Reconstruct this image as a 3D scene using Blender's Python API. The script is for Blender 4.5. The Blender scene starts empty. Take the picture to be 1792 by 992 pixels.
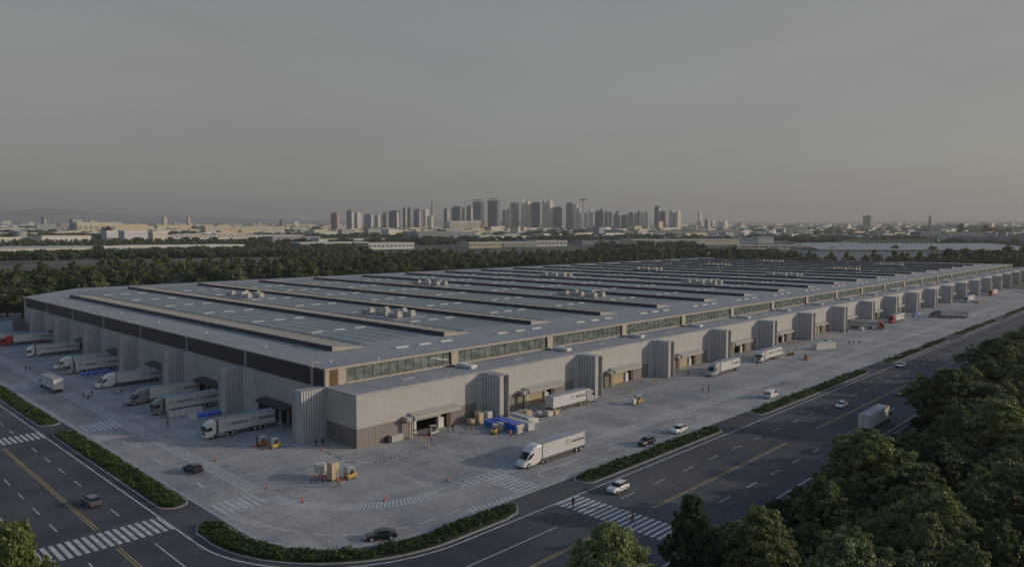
import bpy, bmesh, math, random
import numpy as np
from mathutils import Vector, Matrix
R = math.radians
PI = math.pi
C = bpy.context.scene.collection
SC = bpy.context.scene
rnd = random.Random(7)

# ------------------------------------------------------------------ camera
CAM_H = 45.0
TH = R(44.04)            # horizontal viewing direction, measured from +X
cam = bpy.data.cameras.new("camera")
cam.sensor_width = 36.0
cam.lens = 1279.0 / 1792.0 * 36.0
cam.clip_start = 0.5
cam.clip_end = 60000.0
camo = bpy.data.objects.new("camera", cam)
camo.location = (0, 0, CAM_H)
camo.rotation_euler = (R(90 - 3.98), 0, TH - R(90))
C.objects.link(camo)
SC.camera = camo

# ------------------------------------------------------------------ sun and sky
SUN_EL = R(16.0)
SUN_AZ = math.atan2(-0.747, 0.664)       # direction towards the sun in the XY plane
sun_vec = Vector((math.cos(SUN_EL) * math.cos(SUN_AZ), math.cos(SUN_EL) * math.sin(SUN_AZ), math.sin(SUN_EL)))
sl = bpy.data.lights.new("sun", 'SUN')
sl.energy = 3.25
sl.angle = R(0.6)
sl.color = (1.0, 0.86, 0.70)
so = bpy.data.objects.new("sun", sl)
so.rotation_euler = sun_vec.to_track_quat('Z', 'Y').to_euler()
so.location = (0, 0, 300)
C.objects.link(so)

W = bpy.data.worlds.new("World")
SC.world = W
W.use_nodes = True
nt = W.node_tree
nt.nodes.clear()
sky = nt.nodes.new('ShaderNodeTexSky')
sky.sky_type = 'NISHITA'
sky.sun_disc = False
sky.sun_elevation = SUN_EL
sky.sun_rotation = math.atan2(sun_vec.x, sun_vec.y)
sky.altitude = 50
sky.air_density = 1.2
sky.dust_density = 3.0
sky.ozone_density = 1.5
hs = nt.nodes.new('ShaderNodeHueSaturation')
hs.inputs['Saturation'].default_value = 1.35
hs.inputs['Value'].default_value = 1.75
# thin high haze and cloud veil: thick towards the horizon, thin overhead, faintly uneven
tc = nt.nodes.new('ShaderNodeTexCoord')
mp = nt.nodes.new('ShaderNodeMapping')
mp.inputs['Scale'].default_value = (1.0, 1.0, 4.0)
mp.inputs['Location'].default_value = (3.1, 1.7, 0.4)
nz = nt.nodes.new('ShaderNodeTexNoise')
nz.inputs['Scale'].default_value = 1.5
nz.inputs['Detail'].default_value = 6
nz.inputs['Roughness'].default_value = 0.45
mr = nt.nodes.new('ShaderNodeMapRange')
mr.inputs[1].default_value = 0.32; mr.inputs[2].default_value = 0.68
mr.inputs[3].default_value = -0.10; mr.inputs[4].default_value = 0.09
sx = nt.nodes.new('ShaderNodeSeparateXYZ')
el = nt.nodes.new('ShaderNodeMapRange'); el.interpolation_type = 'SMOOTHSTEP'
el.inputs[1].default_value = 0.22; el.inputs[2].default_value = 0.75
el.inputs[3].default_value = 0.90; el.inputs[4].default_value = 0.05
ad = nt.nodes.new('ShaderNodeMath'); ad.operation = 'ADD'; ad.use_clamp = True
mx = nt.nodes.new('ShaderNodeMix'); mx.data_type = 'RGBA'
# veil colour: warmer at the horizon, cooler higher up
vr = nt.nodes.new('ShaderNodeValToRGB')
vr.color_ramp.elements[0].position = 0.0; vr.color_ramp.elements[0].color = (0.385, 0.366, 0.336, 1)
vr.color_ramp.elements[1].position = 0.30; vr.color_ramp.elements[1].color = (0.345, 0.350, 0.343, 1)
e_ = vr.color_ramp.elements.new(0.13); e_.color = (0.352, 0.350, 0.334, 1)
sc_ = nt.nodes.new('ShaderNodeVectorMath'); sc_.operation = 'SCALE'; sc_.inputs['Scale'].default_value = 10.0
bg = nt.nodes.new('ShaderNodeBackground')
bg.inputs[1].default_value = 0.122
wo = nt.nodes.new('ShaderNodeOutputWorld')
L = nt.links
L.new(sky.outputs[0], hs.inputs['Color'])
L.new(tc.outputs['Generated'], mp.inputs[0]); L.new(mp.outputs[0], nz.inputs['Vector'])
L.new(tc.outputs['Generated'], sx.inputs[0]); L.new(sx.outputs[2], el.inputs[0]); L.new(sx.outputs[2], vr.inputs[0])
L.new(nz.outputs[0], mr.inputs[0]); L.new(mr.outputs[0], ad.inputs[0]); L.new(el.outputs[0], ad.inputs[1])
n2 = nt.nodes.new('ShaderNodeTexNoise'); n2.inputs['Scale'].default_value = 2.2; n2.inputs['Detail'].default_value = 7; n2.inputs['Roughness'].default_value = 0.55; n2.inputs['Distortion'].default_value = 0.4
mp2 = nt.nodes.new('ShaderNodeMapping'); mp2.inputs['Scale'].default_value = (1.0, 1.0, 5.0); mp2.inputs['Rotation'].default_value = (0.12, 0.08, 0.0)
m2 = nt.nodes.new('ShaderNodeMapRange'); m2.inputs[1].default_value = 0.3; m2.inputs[2].default_value = 0.7; m2.inputs[3].default_value = 8.9; m2.inputs[4].default_value = 10.2
L.new(tc.outputs['Generated'], mp2.inputs[0]); L.new(mp2.outputs[0], n2.inputs['Vector']); L.new(n2.outputs[0], m2.inputs[0]); L.new(m2.outputs[0], sc_.inputs['Scale'])
L.new(ad.outputs[0], mx.inputs[0]); L.new(vr.outputs[0], sc_.inputs[0])
L.new(hs.outputs[0], mx.inputs[6]); L.new(sc_.outputs[0], mx.inputs[7]); L.new(mx.outputs[2], bg.inputs[0])
L.new(bg.outputs[0], wo.inputs[0])

SC.view_settings.view_transform = 'Standard'
SC.view_settings.look = 'None'
SC.view_settings.exposure = -0.6
SC.view_settings.gamma = 1.0
SC.view_settings.use_curve_mapping = False
SC.render.engine = 'CYCLES'
SC.cycles.max_bounces = 5
SC.cycles.diffuse_bounces = 2
SC.cycles.glossy_bounces = 2
SC.cycles.transparent_max_bounces = 6
SC.cycles.volume_bounces = 0
SC.cycles.caustics_reflective = False
SC.cycles.caustics_refractive = False

# ------------------------------------------------------------------ materials
def mat(name, col, rough=0.8, var=0.0, scale=1.0, detail=4, metal=0.0, bump=0.0, col2=None, spec=None, coat=0.0, stretch=None, coords='Object'):
    m = bpy.data.materials.new(name)
    m.use_nodes = True
    n = m.node_tree.nodes; l = m.node_tree.links
    b = n['Principled BSDF']
    b.inputs['Base Color'].default_value = (*col, 1)
    b.inputs['Roughness'].default_value = rough
    b.inputs['Metallic'].default_value = metal
    if spec is not None: b.inputs['Specular IOR Level'].default_value = spec
    if coat: b.inputs['Coat Weight'].default_value = coat; b.inputs['Coat Roughness'].default_value = 0.08
    if var > 0 or col2:
        t = n.new('ShaderNodeTexCoord'); nn = n.new('ShaderNodeTexNoise')
        nn.inputs['Scale'].default_value = scale; nn.inputs['Detail'].default_value = detail
        nn.inputs['Roughness'].default_value = 0.6
        src = t.outputs[coords]
        if stretch:
            mm = n.new('ShaderNodeMapping'); mm.inputs['Scale'].default_value = stretch
            l.new(src, mm.inputs[0]); src = mm.outputs[0]
        l.new(src, nn.inputs['Vector'])
        cr = n.new('ShaderNodeValToRGB')
        c2 = col2 if col2 else tuple(min(1, c * (1 + var)) for c in col)
        c1 = col if col2 else tuple(c * (1 - var) for c in col)
        cr.color_ramp.elements[0].color = (*c1, 1); cr.color_ramp.elements[0].position = 0.36
        cr.color_ramp.elements[1].color = (*c2, 1); cr.color_ramp.elements[1].position = 0.64
        l.new(nn.outputs[0], cr.inputs[0]); l.new(cr.outputs[0], b.inputs['Base Color'])
        if bump:
            bp = n.new('ShaderNodeBump'); bp.inputs['Strength'].default_value = bump
            l.new(nn.outputs[0], bp.inputs['Height']); l.new(bp.outputs[0], b.inputs['Normal'])
    return m

def ground_mat(name, base, dark, light, big=0.03, fine=1.2, rough=0.9, joints=0.0):
    """two scales of noise plus long streaks: worn paving"""
    m = bpy.data.materials.new(name); m.use_nodes = True
    n = m.node_tree.nodes; l = m.node_tree.links; b = n['Principled BSDF']
    g = n.new('ShaderNodeNewGeometry')
    def noise(s, det, st=None, w=0.6):
        src = g.outputs['Position']
        if st:
            mm = n.new('ShaderNodeMapping'); mm.inputs['Scale'].default_value = st
            l.new(src, mm.inputs[0]); src = mm.outputs[0]
        q = n.new('ShaderNodeTexNoise'); q.inputs['Scale'].default_value = s; q.inputs['Detail'].default_value = det
        q.inputs['Roughness'].default_value = w
        l.new(src, q.inputs['Vector']); return q.outputs[0]
    def ramp(src, a, bb, c1, c2):
        r = n.new('ShaderNodeValToRGB'); e = r.color_ramp.elements
        e[0].position = a; e[1].position = bb; e[0].color = (*c1, 1); e[1].color = (*c2, 1)
        l.new(src, r.inputs[0]); return r.outputs[0]
    def mix(f, a, bb, mode='MIX'):
        x = n.new('ShaderNodeMix'); x.data_type = 'RGBA'; x.blend_type = mode
        if isinstance(f, float): x.inputs[0].default_value = f
        else: l.new(f, x.inputs[0])
        l.new(a, x.inputs[6]); l.new(bb, x.inputs[7]); return x.outputs[2]
    c = ramp(noise(big, 6), 0.35, 0.68, dark, light)
    c2 = ramp(noise(big * 5, 5, (0.25, 1.0, 1.0)), 0.4, 0.62, dark, light)
    c3 = ramp(noise(big * 5, 5, (1.0, 0.25, 1.0)), 0.4, 0.62, dark, light)
    cc = mix(0.45, c, c2); cc = mix(0.3, cc, c3)
    f = ramp(noise(fine, 4), 0.3, 0.7, (0.86,) * 3, (1.12,) * 3)
    cc = mix(1.0, cc, f, 'MULTIPLY')
    if joints:
        # blotchy stains and the sawn joints of the slabs
        st = ramp(noise(0.11, 7, None, 0.7), 0.52, 0.66, (1, 1, 1), (0.70, 0.71, 0.75)); cc = mix(0.8, cc, st, 'MULTIPLY')
        sp = n.new('ShaderNodeSeparateXYZ'); l.new(g.outputs['Position'], sp.inputs[0]); last = None
        for ax in (0, 1):
            d = n.new('ShaderNodeMath'); d.operation = 'DIVIDE'; d.inputs[1].default_value = joints; l.new(sp.outputs[ax], d.inputs[0])
            f_ = n.new('ShaderNodeMath'); f_.operation = 'FRACT'; l.new(d.outputs[0], f_.inputs[0])
            q_ = n.new('ShaderNodeMath'); q_.operation = 'LESS_THAN'; q_.inputs[1].default_value = 0.018; l.new(f_.outputs[0], q_.inputs[0])
            if last is None: last = q_.outputs[0]
            else:
                mm2 = n.new('ShaderNodeMath'); mm2.operation = 'MAXIMUM'; l.new(last, mm2.inputs[0]); l.new(q_.outputs[0], mm2.inputs[1]); last = mm2.outputs[0]
        x = n.new('ShaderNodeMix'); x.data_type = 'RGBA'; x.blend_type = 'MULTIPLY'; x.inputs[7].default_value = (0.72, 0.72, 0.73, 1); l.new(last, x.inputs[0]); l.new(cc, x.inputs[6]); cc = x.outputs[2]
        # each slab a shade of its own
        wn = n.new('ShaderNodeTexWhiteNoise'); wn.noise_dimensions = '2D'
        sn = n.new('ShaderNodeVectorMath'); sn.operation = 'SNAP'; sn.inputs[1].default_value = (joints, joints, 1000); l.new(g.outputs['Position'], sn.inputs[0]); l.new(sn.outputs[0], wn.inputs['Vector'])
        rr_ = ramp(wn.outputs[0], 0.0, 1.0, (0.93, 0.93, 0.935), (1.05, 1.05, 1.045)); cc = mix(1.0, cc, rr_, 'MULTIPLY')
    l.new(cc, b.inputs['Base Color'])
    b.inputs['Roughness'].default_value = rough
    b.inputs['Specular IOR Level'].default_value = 0.3
    return m

def leaf_mat(name, c1, c2, c3):
    m = bpy.data.materials.new(name); m.use_nodes = True
    n = m.node_tree.nodes; l = m.node_tree.links
    n.clear()
    out = n.new('ShaderNodeOutputMaterial'); d = n.new('ShaderNodeBsdfPrincipled'); t = n.new('ShaderNodeBsdfTranslucent')
    d.inputs['Roughness'].default_value = 0.45; d.inputs['Specular IOR Level'].default_value = 0.32
    ms = n.new('ShaderNodeMixShader'); ms.inputs[0].default_value = 0.28
    g = n.new('ShaderNodeNewGeometry'); oi = n.new('ShaderNodeObjectInfo'); tcn = n.new('ShaderNodeTexCoord')
    nn = n.new('ShaderNodeTexNoise'); nn.inputs['Scale'].default_value = 0.6; nn.inputs['Detail'].default_value = 3
    l.new(tcn.outputs['Object'], nn.inputs['Vector'])
    a = n.new('ShaderNodeMath'); a.operation = 'MULTIPLY_ADD'; a.inputs[1].default_value = 0.45
    l.new(g.outputs['Random Per Island'], a.inputs[0])
    l.new(nn.outputs[0], a.inputs[2])
    b2 = n.new('ShaderNodeMath'); b2.operation = 'MULTIPLY_ADD'; b2.inputs[1].default_value = 0.42
    l.new(oi.outputs['Random'], b2.inputs[0]); l.new(a.outputs[0], b2.inputs[2])
    r = n.new('ShaderNodeValToRGB'); e = r.color_ramp.elements
    e[0].position = 0.45; e[0].color = (*c1, 1); e[1].position = 1.15 if False else 1.0; e[1].color = (*c3, 1)
    q = e.new(0.75); q.color = (*c2, 1)
    l.new(b2.outputs[0], r.inputs[0])
    l.new(r.outputs[0], d.inputs['Base Color']); l.new(r.outputs[0], t.inputs['Color'])
    l.new(d.outputs[0], ms.inputs[1]); l.new(t.outputs[0], ms.inputs[2]); l.new(ms.outputs[0], out.inputs[0])
    return m

M = {}
M['asphalt'] = ground_mat('asphalt', None, (0.044, 0.049, 0.062), (0.125, 0.125, 0.132), big=0.02)
M['apron'] = ground_mat('apron_concrete', None, (0.245, 0.25, 0.268), (0.51, 0.475, 0.445), big=0.022, joints=6.15)
M['paint'] = mat('road_paint', (0.50, 0.51, 0.52), 0.8, var=0.25, scale=0.9)
M['paint_worn'] = mat('worn_paint', (0.62, 0.62, 0.62), 0.85, var=0.2, scale=1.3)
M['yellow'] = mat('yellow_paint', (0.42, 0.32, 0.13), 0.8, var=0.2, scale=0.8)
M['kerb'] = mat('kerb_stone', (0.33, 0.32, 0.31), 0.9, var=0.12, scale=0.6)
M['grass'] = mat('grass', (0.028, 0.045, 0.014), 0.95, scale=0.5, col2=(0.055, 0.07, 0.028))
M['terrain'] = mat('terrain_ground', (0.035, 0.05, 0.028), 0.95, scale=0.012, col2=(0.13, 0.125, 0.10), detail=6)
M['white_wall'] = mat('white_cladding', (0.455, 0.444, 0.43), 0.55, var=0.04, scale=0.15)
M['grey_clad'] = mat('grey_wing_cladding', (0.52, 0.52, 0.53), 0.5, var=0.05, scale=0.3)
M['seam_shade'] = mat('cladding_seam_shade', (0.31, 0.31, 0.325), 0.6)  # groove colour darkened to paint the shade between wing ribs
M['base_shaded'] = mat('shaded_base_cladding', (0.19, 0.172, 0.165), 0.6, var=0.05, scale=0.3)  # darker copy of the tan base: end wall's shade put into the colour
M['seam_shade2'] = mat('cladding_seam_shade_pale', (0.30, 0.30, 0.315), 0.6)  # same painted groove shade for the side wings
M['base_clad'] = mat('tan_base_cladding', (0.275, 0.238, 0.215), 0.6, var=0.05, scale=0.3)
M['band'] = mat('dark_band', (0.045, 0.043, 0.055), 0.35, var=0.06, scale=0.2)
M['cream'] = mat('cream_column', (0.44, 0.39, 0.32), 0.6, var=0.04, scale=0.3)
M['roof'] = ground_mat('roof_membrane', None, (0.30, 0.30, 0.315), (0.39, 0.385, 0.38), big=0.03, fine=0.6, rough=0.7)
M['roof_panel'] = mat('bluish_roof_sheet', (0.11, 0.155, 0.185), 0.35, scale=0.55, col2=(0.25, 0.29, 0.30), stretch=(1, 0.03, 1))
M['skylight'] = mat('skylight_plastic', (0.62, 0.63, 0.62), 0.35)
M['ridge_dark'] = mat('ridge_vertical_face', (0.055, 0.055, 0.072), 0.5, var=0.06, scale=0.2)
M['slat'] = mat('ridge_slat', (0.38, 0.365, 0.33), 0.45, var=0.06, scale=0.4)
M['hvac'] = mat('hvac_metal', (0.44, 0.42, 0.38), 0.5, var=0.05, scale=0.6)
M['brown'] = mat('brown_door_jamb', (0.12, 0.075, 0.055), 0.6, var=0.1, scale=0.6)
M['wood'] = mat('timber_slats', (0.25, 0.15, 0.09), 0.7, var=0.1, scale=0.8)
M['dark'] = mat('dark_interior', (0.03, 0.028, 0.028), 0.8)
M['door_tan'] = mat('roller_door', (0.50, 0.42, 0.26), 0.6, var=0.05, scale=0.4)
M['inner'] = mat('hall_interior', (0.60, 0.56, 0.47), 0.8, scale=0.10, col2=(0.26, 0.22, 0.18), stretch=(0.5, 1, 3))
M['mullion'] = mat('mullion', (0.05, 0.05, 0.055), 0.5)
M['pole'] = mat('post_metal', (0.35, 0.34, 0.32), 0.5)
M['bollard'] = mat('bollard_yellow', (0.62, 0.50, 0.16), 0.6)
M['black'] = mat('black_rubber', (0.02, 0.02, 0.022), 0.7)
M['stripe_white'] = mat('barrier_white', (0.55, 0.52, 0.45), 0.7)
M['cone'] = mat('cone_red', (0.60, 0.09, 0.05), 0.6)
M['carton'] = mat('carton', (0.52, 0.42, 0.29), 0.8, var=0.08, scale=1.5)
M['wrap'] = mat('wrapped_goods', (0.62, 0.60, 0.56), 0.4, var=0.07, scale=1.2)
M['pallet'] = mat('pallet_wood', (0.30, 0.19, 0.10), 0.8, var=0.12, scale=2)
M['tarp_blue'] = mat('blue_tarp', (0.03, 0.13, 0.62), 0.4, var=0.25, scale=0.8, bump=0.3)
M['strap'] = mat('dark_strap', (0.10, 0.11, 0.12), 0.6)
M['truck_white'] = mat('truck_white', (0.72, 0.71, 0.69), 0.3, var=0.02, scale=0.4, coat=0.3)
M['truck_grey'] = mat('truck_grey', (0.22, 0.22, 0.225), 0.35, coat=0.3)
M['truck_silver'] = mat('truck_silver', (0.40, 0.40, 0.41), 0.3, coat=0.3)
M['truck_red'] = mat('truck_red', (0.42, 0.045, 0.03), 0.3, coat=0.3)
M['trailer'] = mat('trailer_sheet', (0.62, 0.61, 0.60), 0.45, var=0.03, scale=0.25)
M['trailer_roof'] = mat('trailer_roof', (0.36, 0.365, 0.38), 0.6, var=0.06, scale=0.4)
M['chassis'] = mat('chassis_dark', (0.035, 0.034, 0.036), 0.6)
M['skirt'] = mat('brown_grey_skirt', (0.10, 0.085, 0.075), 0.5)
M['alu'] = mat('wheel_alloy', (0.60, 0.59, 0.58), 0.35, metal=0.4)
M['glass_dark'] = mat('vehicle_glass', (0.015, 0.018, 0.022), 0.08, spec=0.6)
M['tyre'] = mat('tyre', (0.025, 0.025, 0.026), 0.8)
M['lamp'] = mat('headlamp', (0.75, 0.75, 0.75), 0.15)
M['taillamp'] = mat('tail_lamp', (0.45, 0.03, 0.02), 0.3)
M['logo_red'] = mat('logo_red', (0.22, 0.06, 0.055), 0.6)
M['logo_dark'] = mat('logo_dark', (0.025, 0.022, 0.03), 0.6)
M['car_white'] = mat('car_white', (0.72, 0.72, 0.72), 0.25, coat=0.5)
M['car_black'] = mat('car_black', (0.015, 0.017, 0.022), 0.2, coat=0.6)
M['car_grey'] = mat('car_grey', (0.13, 0.135, 0.145), 0.25, metal=0.3, coat=0.5)
M['car_tan'] = mat('car_tan', (0.50, 0.42, 0.30), 0.3, coat=0.4)
M['fork_yellow'] = mat('forklift_yellow', (0.62, 0.43, 0.10), 0.4)
M['fork_orange'] = mat('forklift_orange', (0.60, 0.17, 0.04), 0.4)
M['fork_white'] = mat('forklift_white', (0.62, 0.60, 0.55), 0.4)
M['skin'] = mat('skin', (0.42, 0.24, 0.16), 0.6)
M['hair'] = mat('hair', (0.02, 0.015, 0.012), 0.7)
for k_, c_ in dict(orange=(0.62, 0.13, 0.05), black=(0.018, 0.018, 0.022), yellow=(0.62, 0.55, 0.06), red=(0.45, 0.05, 0.04), blue=(0.05, 0.14, 0.5),
                   grey=(0.16, 0.16, 0.18), pale=(0.55, 0.54, 0.52), navy=(0.03, 0.035, 0.06), brown=(0.12, 0.08, 0.06)).items():
    M['cloth_' + k_] = mat('cloth_' + k_, c_, 0.85)
M['helmet_white'] = mat('helmet_white', (0.7, 0.7, 0.68), 0.35)
M['bark'] = mat('bark', (0.05, 0.038, 0.028), 0.9, var=0.2, scale=3)
M['leaf_a'] = leaf_mat('leaves_mid_green', (0.018, 0.038, 0.017), (0.052, 0.084, 0.034), (0.14, 0.165, 0.065))
M['leaf_b'] = leaf_mat('leaves_dark_green', (0.014, 0.031, 0.016), (0.036, 0.066, 0.030), (0.085, 0.118, 0.045))
M['leaf_c'] = leaf_mat('leaves_pale_green', (0.026, 0.048, 0.022), (0.078, 0.112, 0.046), (0.19, 0.21, 0.09))
M['near_a'] = leaf_mat('near_leaves_mid_green', (0.034, 0.068, 0.024), (0.095, 0.145, 0.046), (0.25, 0.28, 0.10))
M['near_b'] = leaf_mat('near_leaves_dark_green', (0.022, 0.050, 0.026), (0.058, 0.100, 0.044), (0.14, 0.18, 0.07))
M['near_c'] = leaf_mat('near_leaves_pale_green', (0.044, 0.082, 0.032), (0.125, 0.185, 0.064), (0.29, 0.33, 0.13))
M['shrub'] = leaf_mat('shrub_leaves', (0.018, 0.045, 0.010), (0.042, 0.090, 0.020), (0.09, 0.14, 0.035))

gm = bpy.data.materials.new('clerestory_glass'); gm.use_nodes = True
n_ = gm.node_tree.nodes; l_ = gm.node_tree.links; n_.clear()
o_ = n_.new('ShaderNodeOutputMaterial'); tr_ = n_.new('ShaderNodeBsdfTransparent'); gl_ = n_.new('ShaderNodeBsdfGlossy'); mm_ = n_.new('ShaderNodeMixShader')
fr_ = n_.new('ShaderNodeFresnel'); fr_.inputs[0].default_value = 1.55
tr_.inputs[0].default_value = (0.84, 0.93, 0.90, 1); gl_.inputs['Roughness'].default_value = 0.06; gl_.inputs[0].default_value = (0.75, 0.85, 0.85, 1)
df_ = n_.new('ShaderNodeBsdfDiffuse'); md_ = n_.new('ShaderNodeMixShader'); md_.inputs[0].default_value = 0.42  # diffuse green-grey mixed in, painting the bright reflection of the panes
gg_ = n_.new('ShaderNodeNewGeometry'); gn_ = n_.new('ShaderNodeTexNoise'); gn_.inputs['Scale'].default_value = 0.35; gn_.inputs['Detail'].default_value = 3; gr_ = n_.new('ShaderNodeValToRGB')
gr_.color_ramp.elements[0].position = 0.38; gr_.color_ramp.elements[0].color = (0.24, 0.28, 0.26, 1); gr_.color_ramp.elements[1].position = 0.62; gr_.color_ramp.elements[1].color = (0.46, 0.51, 0.48, 1)
gm_ = n_.new('ShaderNodeMapping'); gm_.inputs['Scale'].default_value = (1.0, 1.0, 2.2); l_.new(gg_.outputs['Position'], gm_.inputs[0]); l_.new(gm_.outputs[0], gn_.inputs['Vector']); l_.new(gn_.outputs[0], gr_.inputs[0]); l_.new(gr_.outputs[0], df_.inputs[0])
l_.new(fr_.outputs[0], mm_.inputs[0]); l_.new(tr_.outputs[0], mm_.inputs[1]); l_.new(gl_.outputs[0], mm_.inputs[2])
l_.new(mm_.outputs[0], md_.inputs[1]); l_.new(df_.outputs[0], md_.inputs[2]); l_.new(md_.outputs[0], o_.inputs[0])
M['glass'] = gm

def facade_mat(name, wall, glassc, fw, fh, fill=0.6):
    """rows of far windows, from object coordinates"""
    m = bpy.data.materials.new(name); m.use_nodes = True
    n = m.node_tree.nodes; l = m.node_tree.links; b = n['Principled BSDF']
    t = n.new('ShaderNodeTexCoord'); sp = n.new('ShaderNodeSeparateXYZ'); l.new(t.outputs['Object'], sp.inputs[0])
    ad = n.new('ShaderNodeMath'); ad.operation = 'ADD'; l.new(sp.outputs[0], ad.inputs[0]); l.new(sp.outputs[1], ad.inputs[1])
    def cell(src, size, f):
        d = n.new('ShaderNodeMath'); d.operation = 'DIVIDE'; d.inputs[1].default_value = size; l.new(src, d.inputs[0])
        fr = n.new('ShaderNodeMath'); fr.operation = 'FRACT'; l.new(d.outputs[0], fr.inputs[0])
        lt = n.new('ShaderNodeMath'); lt.operation = 'LESS_THAN'; lt.inputs[1].default_value = f; l.new(fr.outputs[0], lt.inputs[0])
        return lt.outputs[0]
    a = cell(ad.outputs[0], fw, fill + 0.1); c = cell(sp.outputs[2], fh, fill)
    mu = n.new('ShaderNodeMath'); mu.operation = 'MULTIPLY'; l.new(a, mu.inputs[0]); l.new(c, mu.inputs[1])
    x = n.new('ShaderNodeMix'); x.data_type = 'RGBA'; x.inputs[6].default_value = (*wall, 1); x.inputs[7].default_value = (*glassc, 1)
    l.new(mu.outputs[0], x.inputs[0]); l.new(x.outputs[2], b.inputs['Base Color'])
    b.inputs['Roughness'].default_value = 0.5
    return m
M['tw_glass'] = facade_mat('tower_blue_glass', (0.13, 0.17, 0.21), (0.05, 0.085, 0.12), 9, 7, 0.7)
M['tw_pale'] = facade_mat('tower_pale', (0.66, 0.63, 0.56), (0.32, 0.32, 0.32), 11, 7, 0.4)
M['tw_grey'] = facade_mat('tower_grey', (0.30, 0.31, 0.31), (0.12, 0.135, 0.15), 10, 7, 0.55)
M['tw_brown'] = facade_mat('tower_brown', (0.36, 0.24, 0.19), (0.10, 0.07, 0.06), 8, 5, 0.6)
M['tw_brown_lit'] = facade_mat('tower_brown_lit', (0.50, 0.37, 0.27), (0.25, 0.18, 0.14), 8, 5, 0.4)  # lit copy of the brown facade, for its painted sunny side
M['bd_white'] = mat('shed_white', (0.66, 0.65, 0.61), 0.6, var=0.05, scale=0.05)
M['bd_cream'] = mat('shed_cream', (0.58, 0.53, 0.44), 0.6, var=0.05, scale=0.05)
M['bd_yellow'] = mat('shed_yellow', (0.56, 0.48, 0.32), 0.6, var=0.05, scale=0.05)
M['bd_grey'] = mat('shed_grey', (0.32, 0.33, 0.34), 0.6, var=0.06, scale=0.05)
M['bd_blue'] = mat('shed_blue_roof', (0.10, 0.11, 0.22), 0.6, var=0.06, scale=0.05)
M['bd_bluegrey'] = mat('shed_bluegrey', (0.27, 0.32, 0.38), 0.6, var=0.06, scale=0.05)
M['bd_win'] = facade_mat('office_grid', (0.68, 0.68, 0.68), (0.20, 0.24, 0.28), 5.5, 4.2, 0.55)
M['bd_strip'] = facade_mat('block_strips', (0.62, 0.56, 0.48), (0.26, 0.13, 0.08), 14, 5.0, 0.5)
M['hill'] = mat('far_hill', (0.26, 0.285, 0.30), 0.95, var=0.2, scale=0.001)

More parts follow.
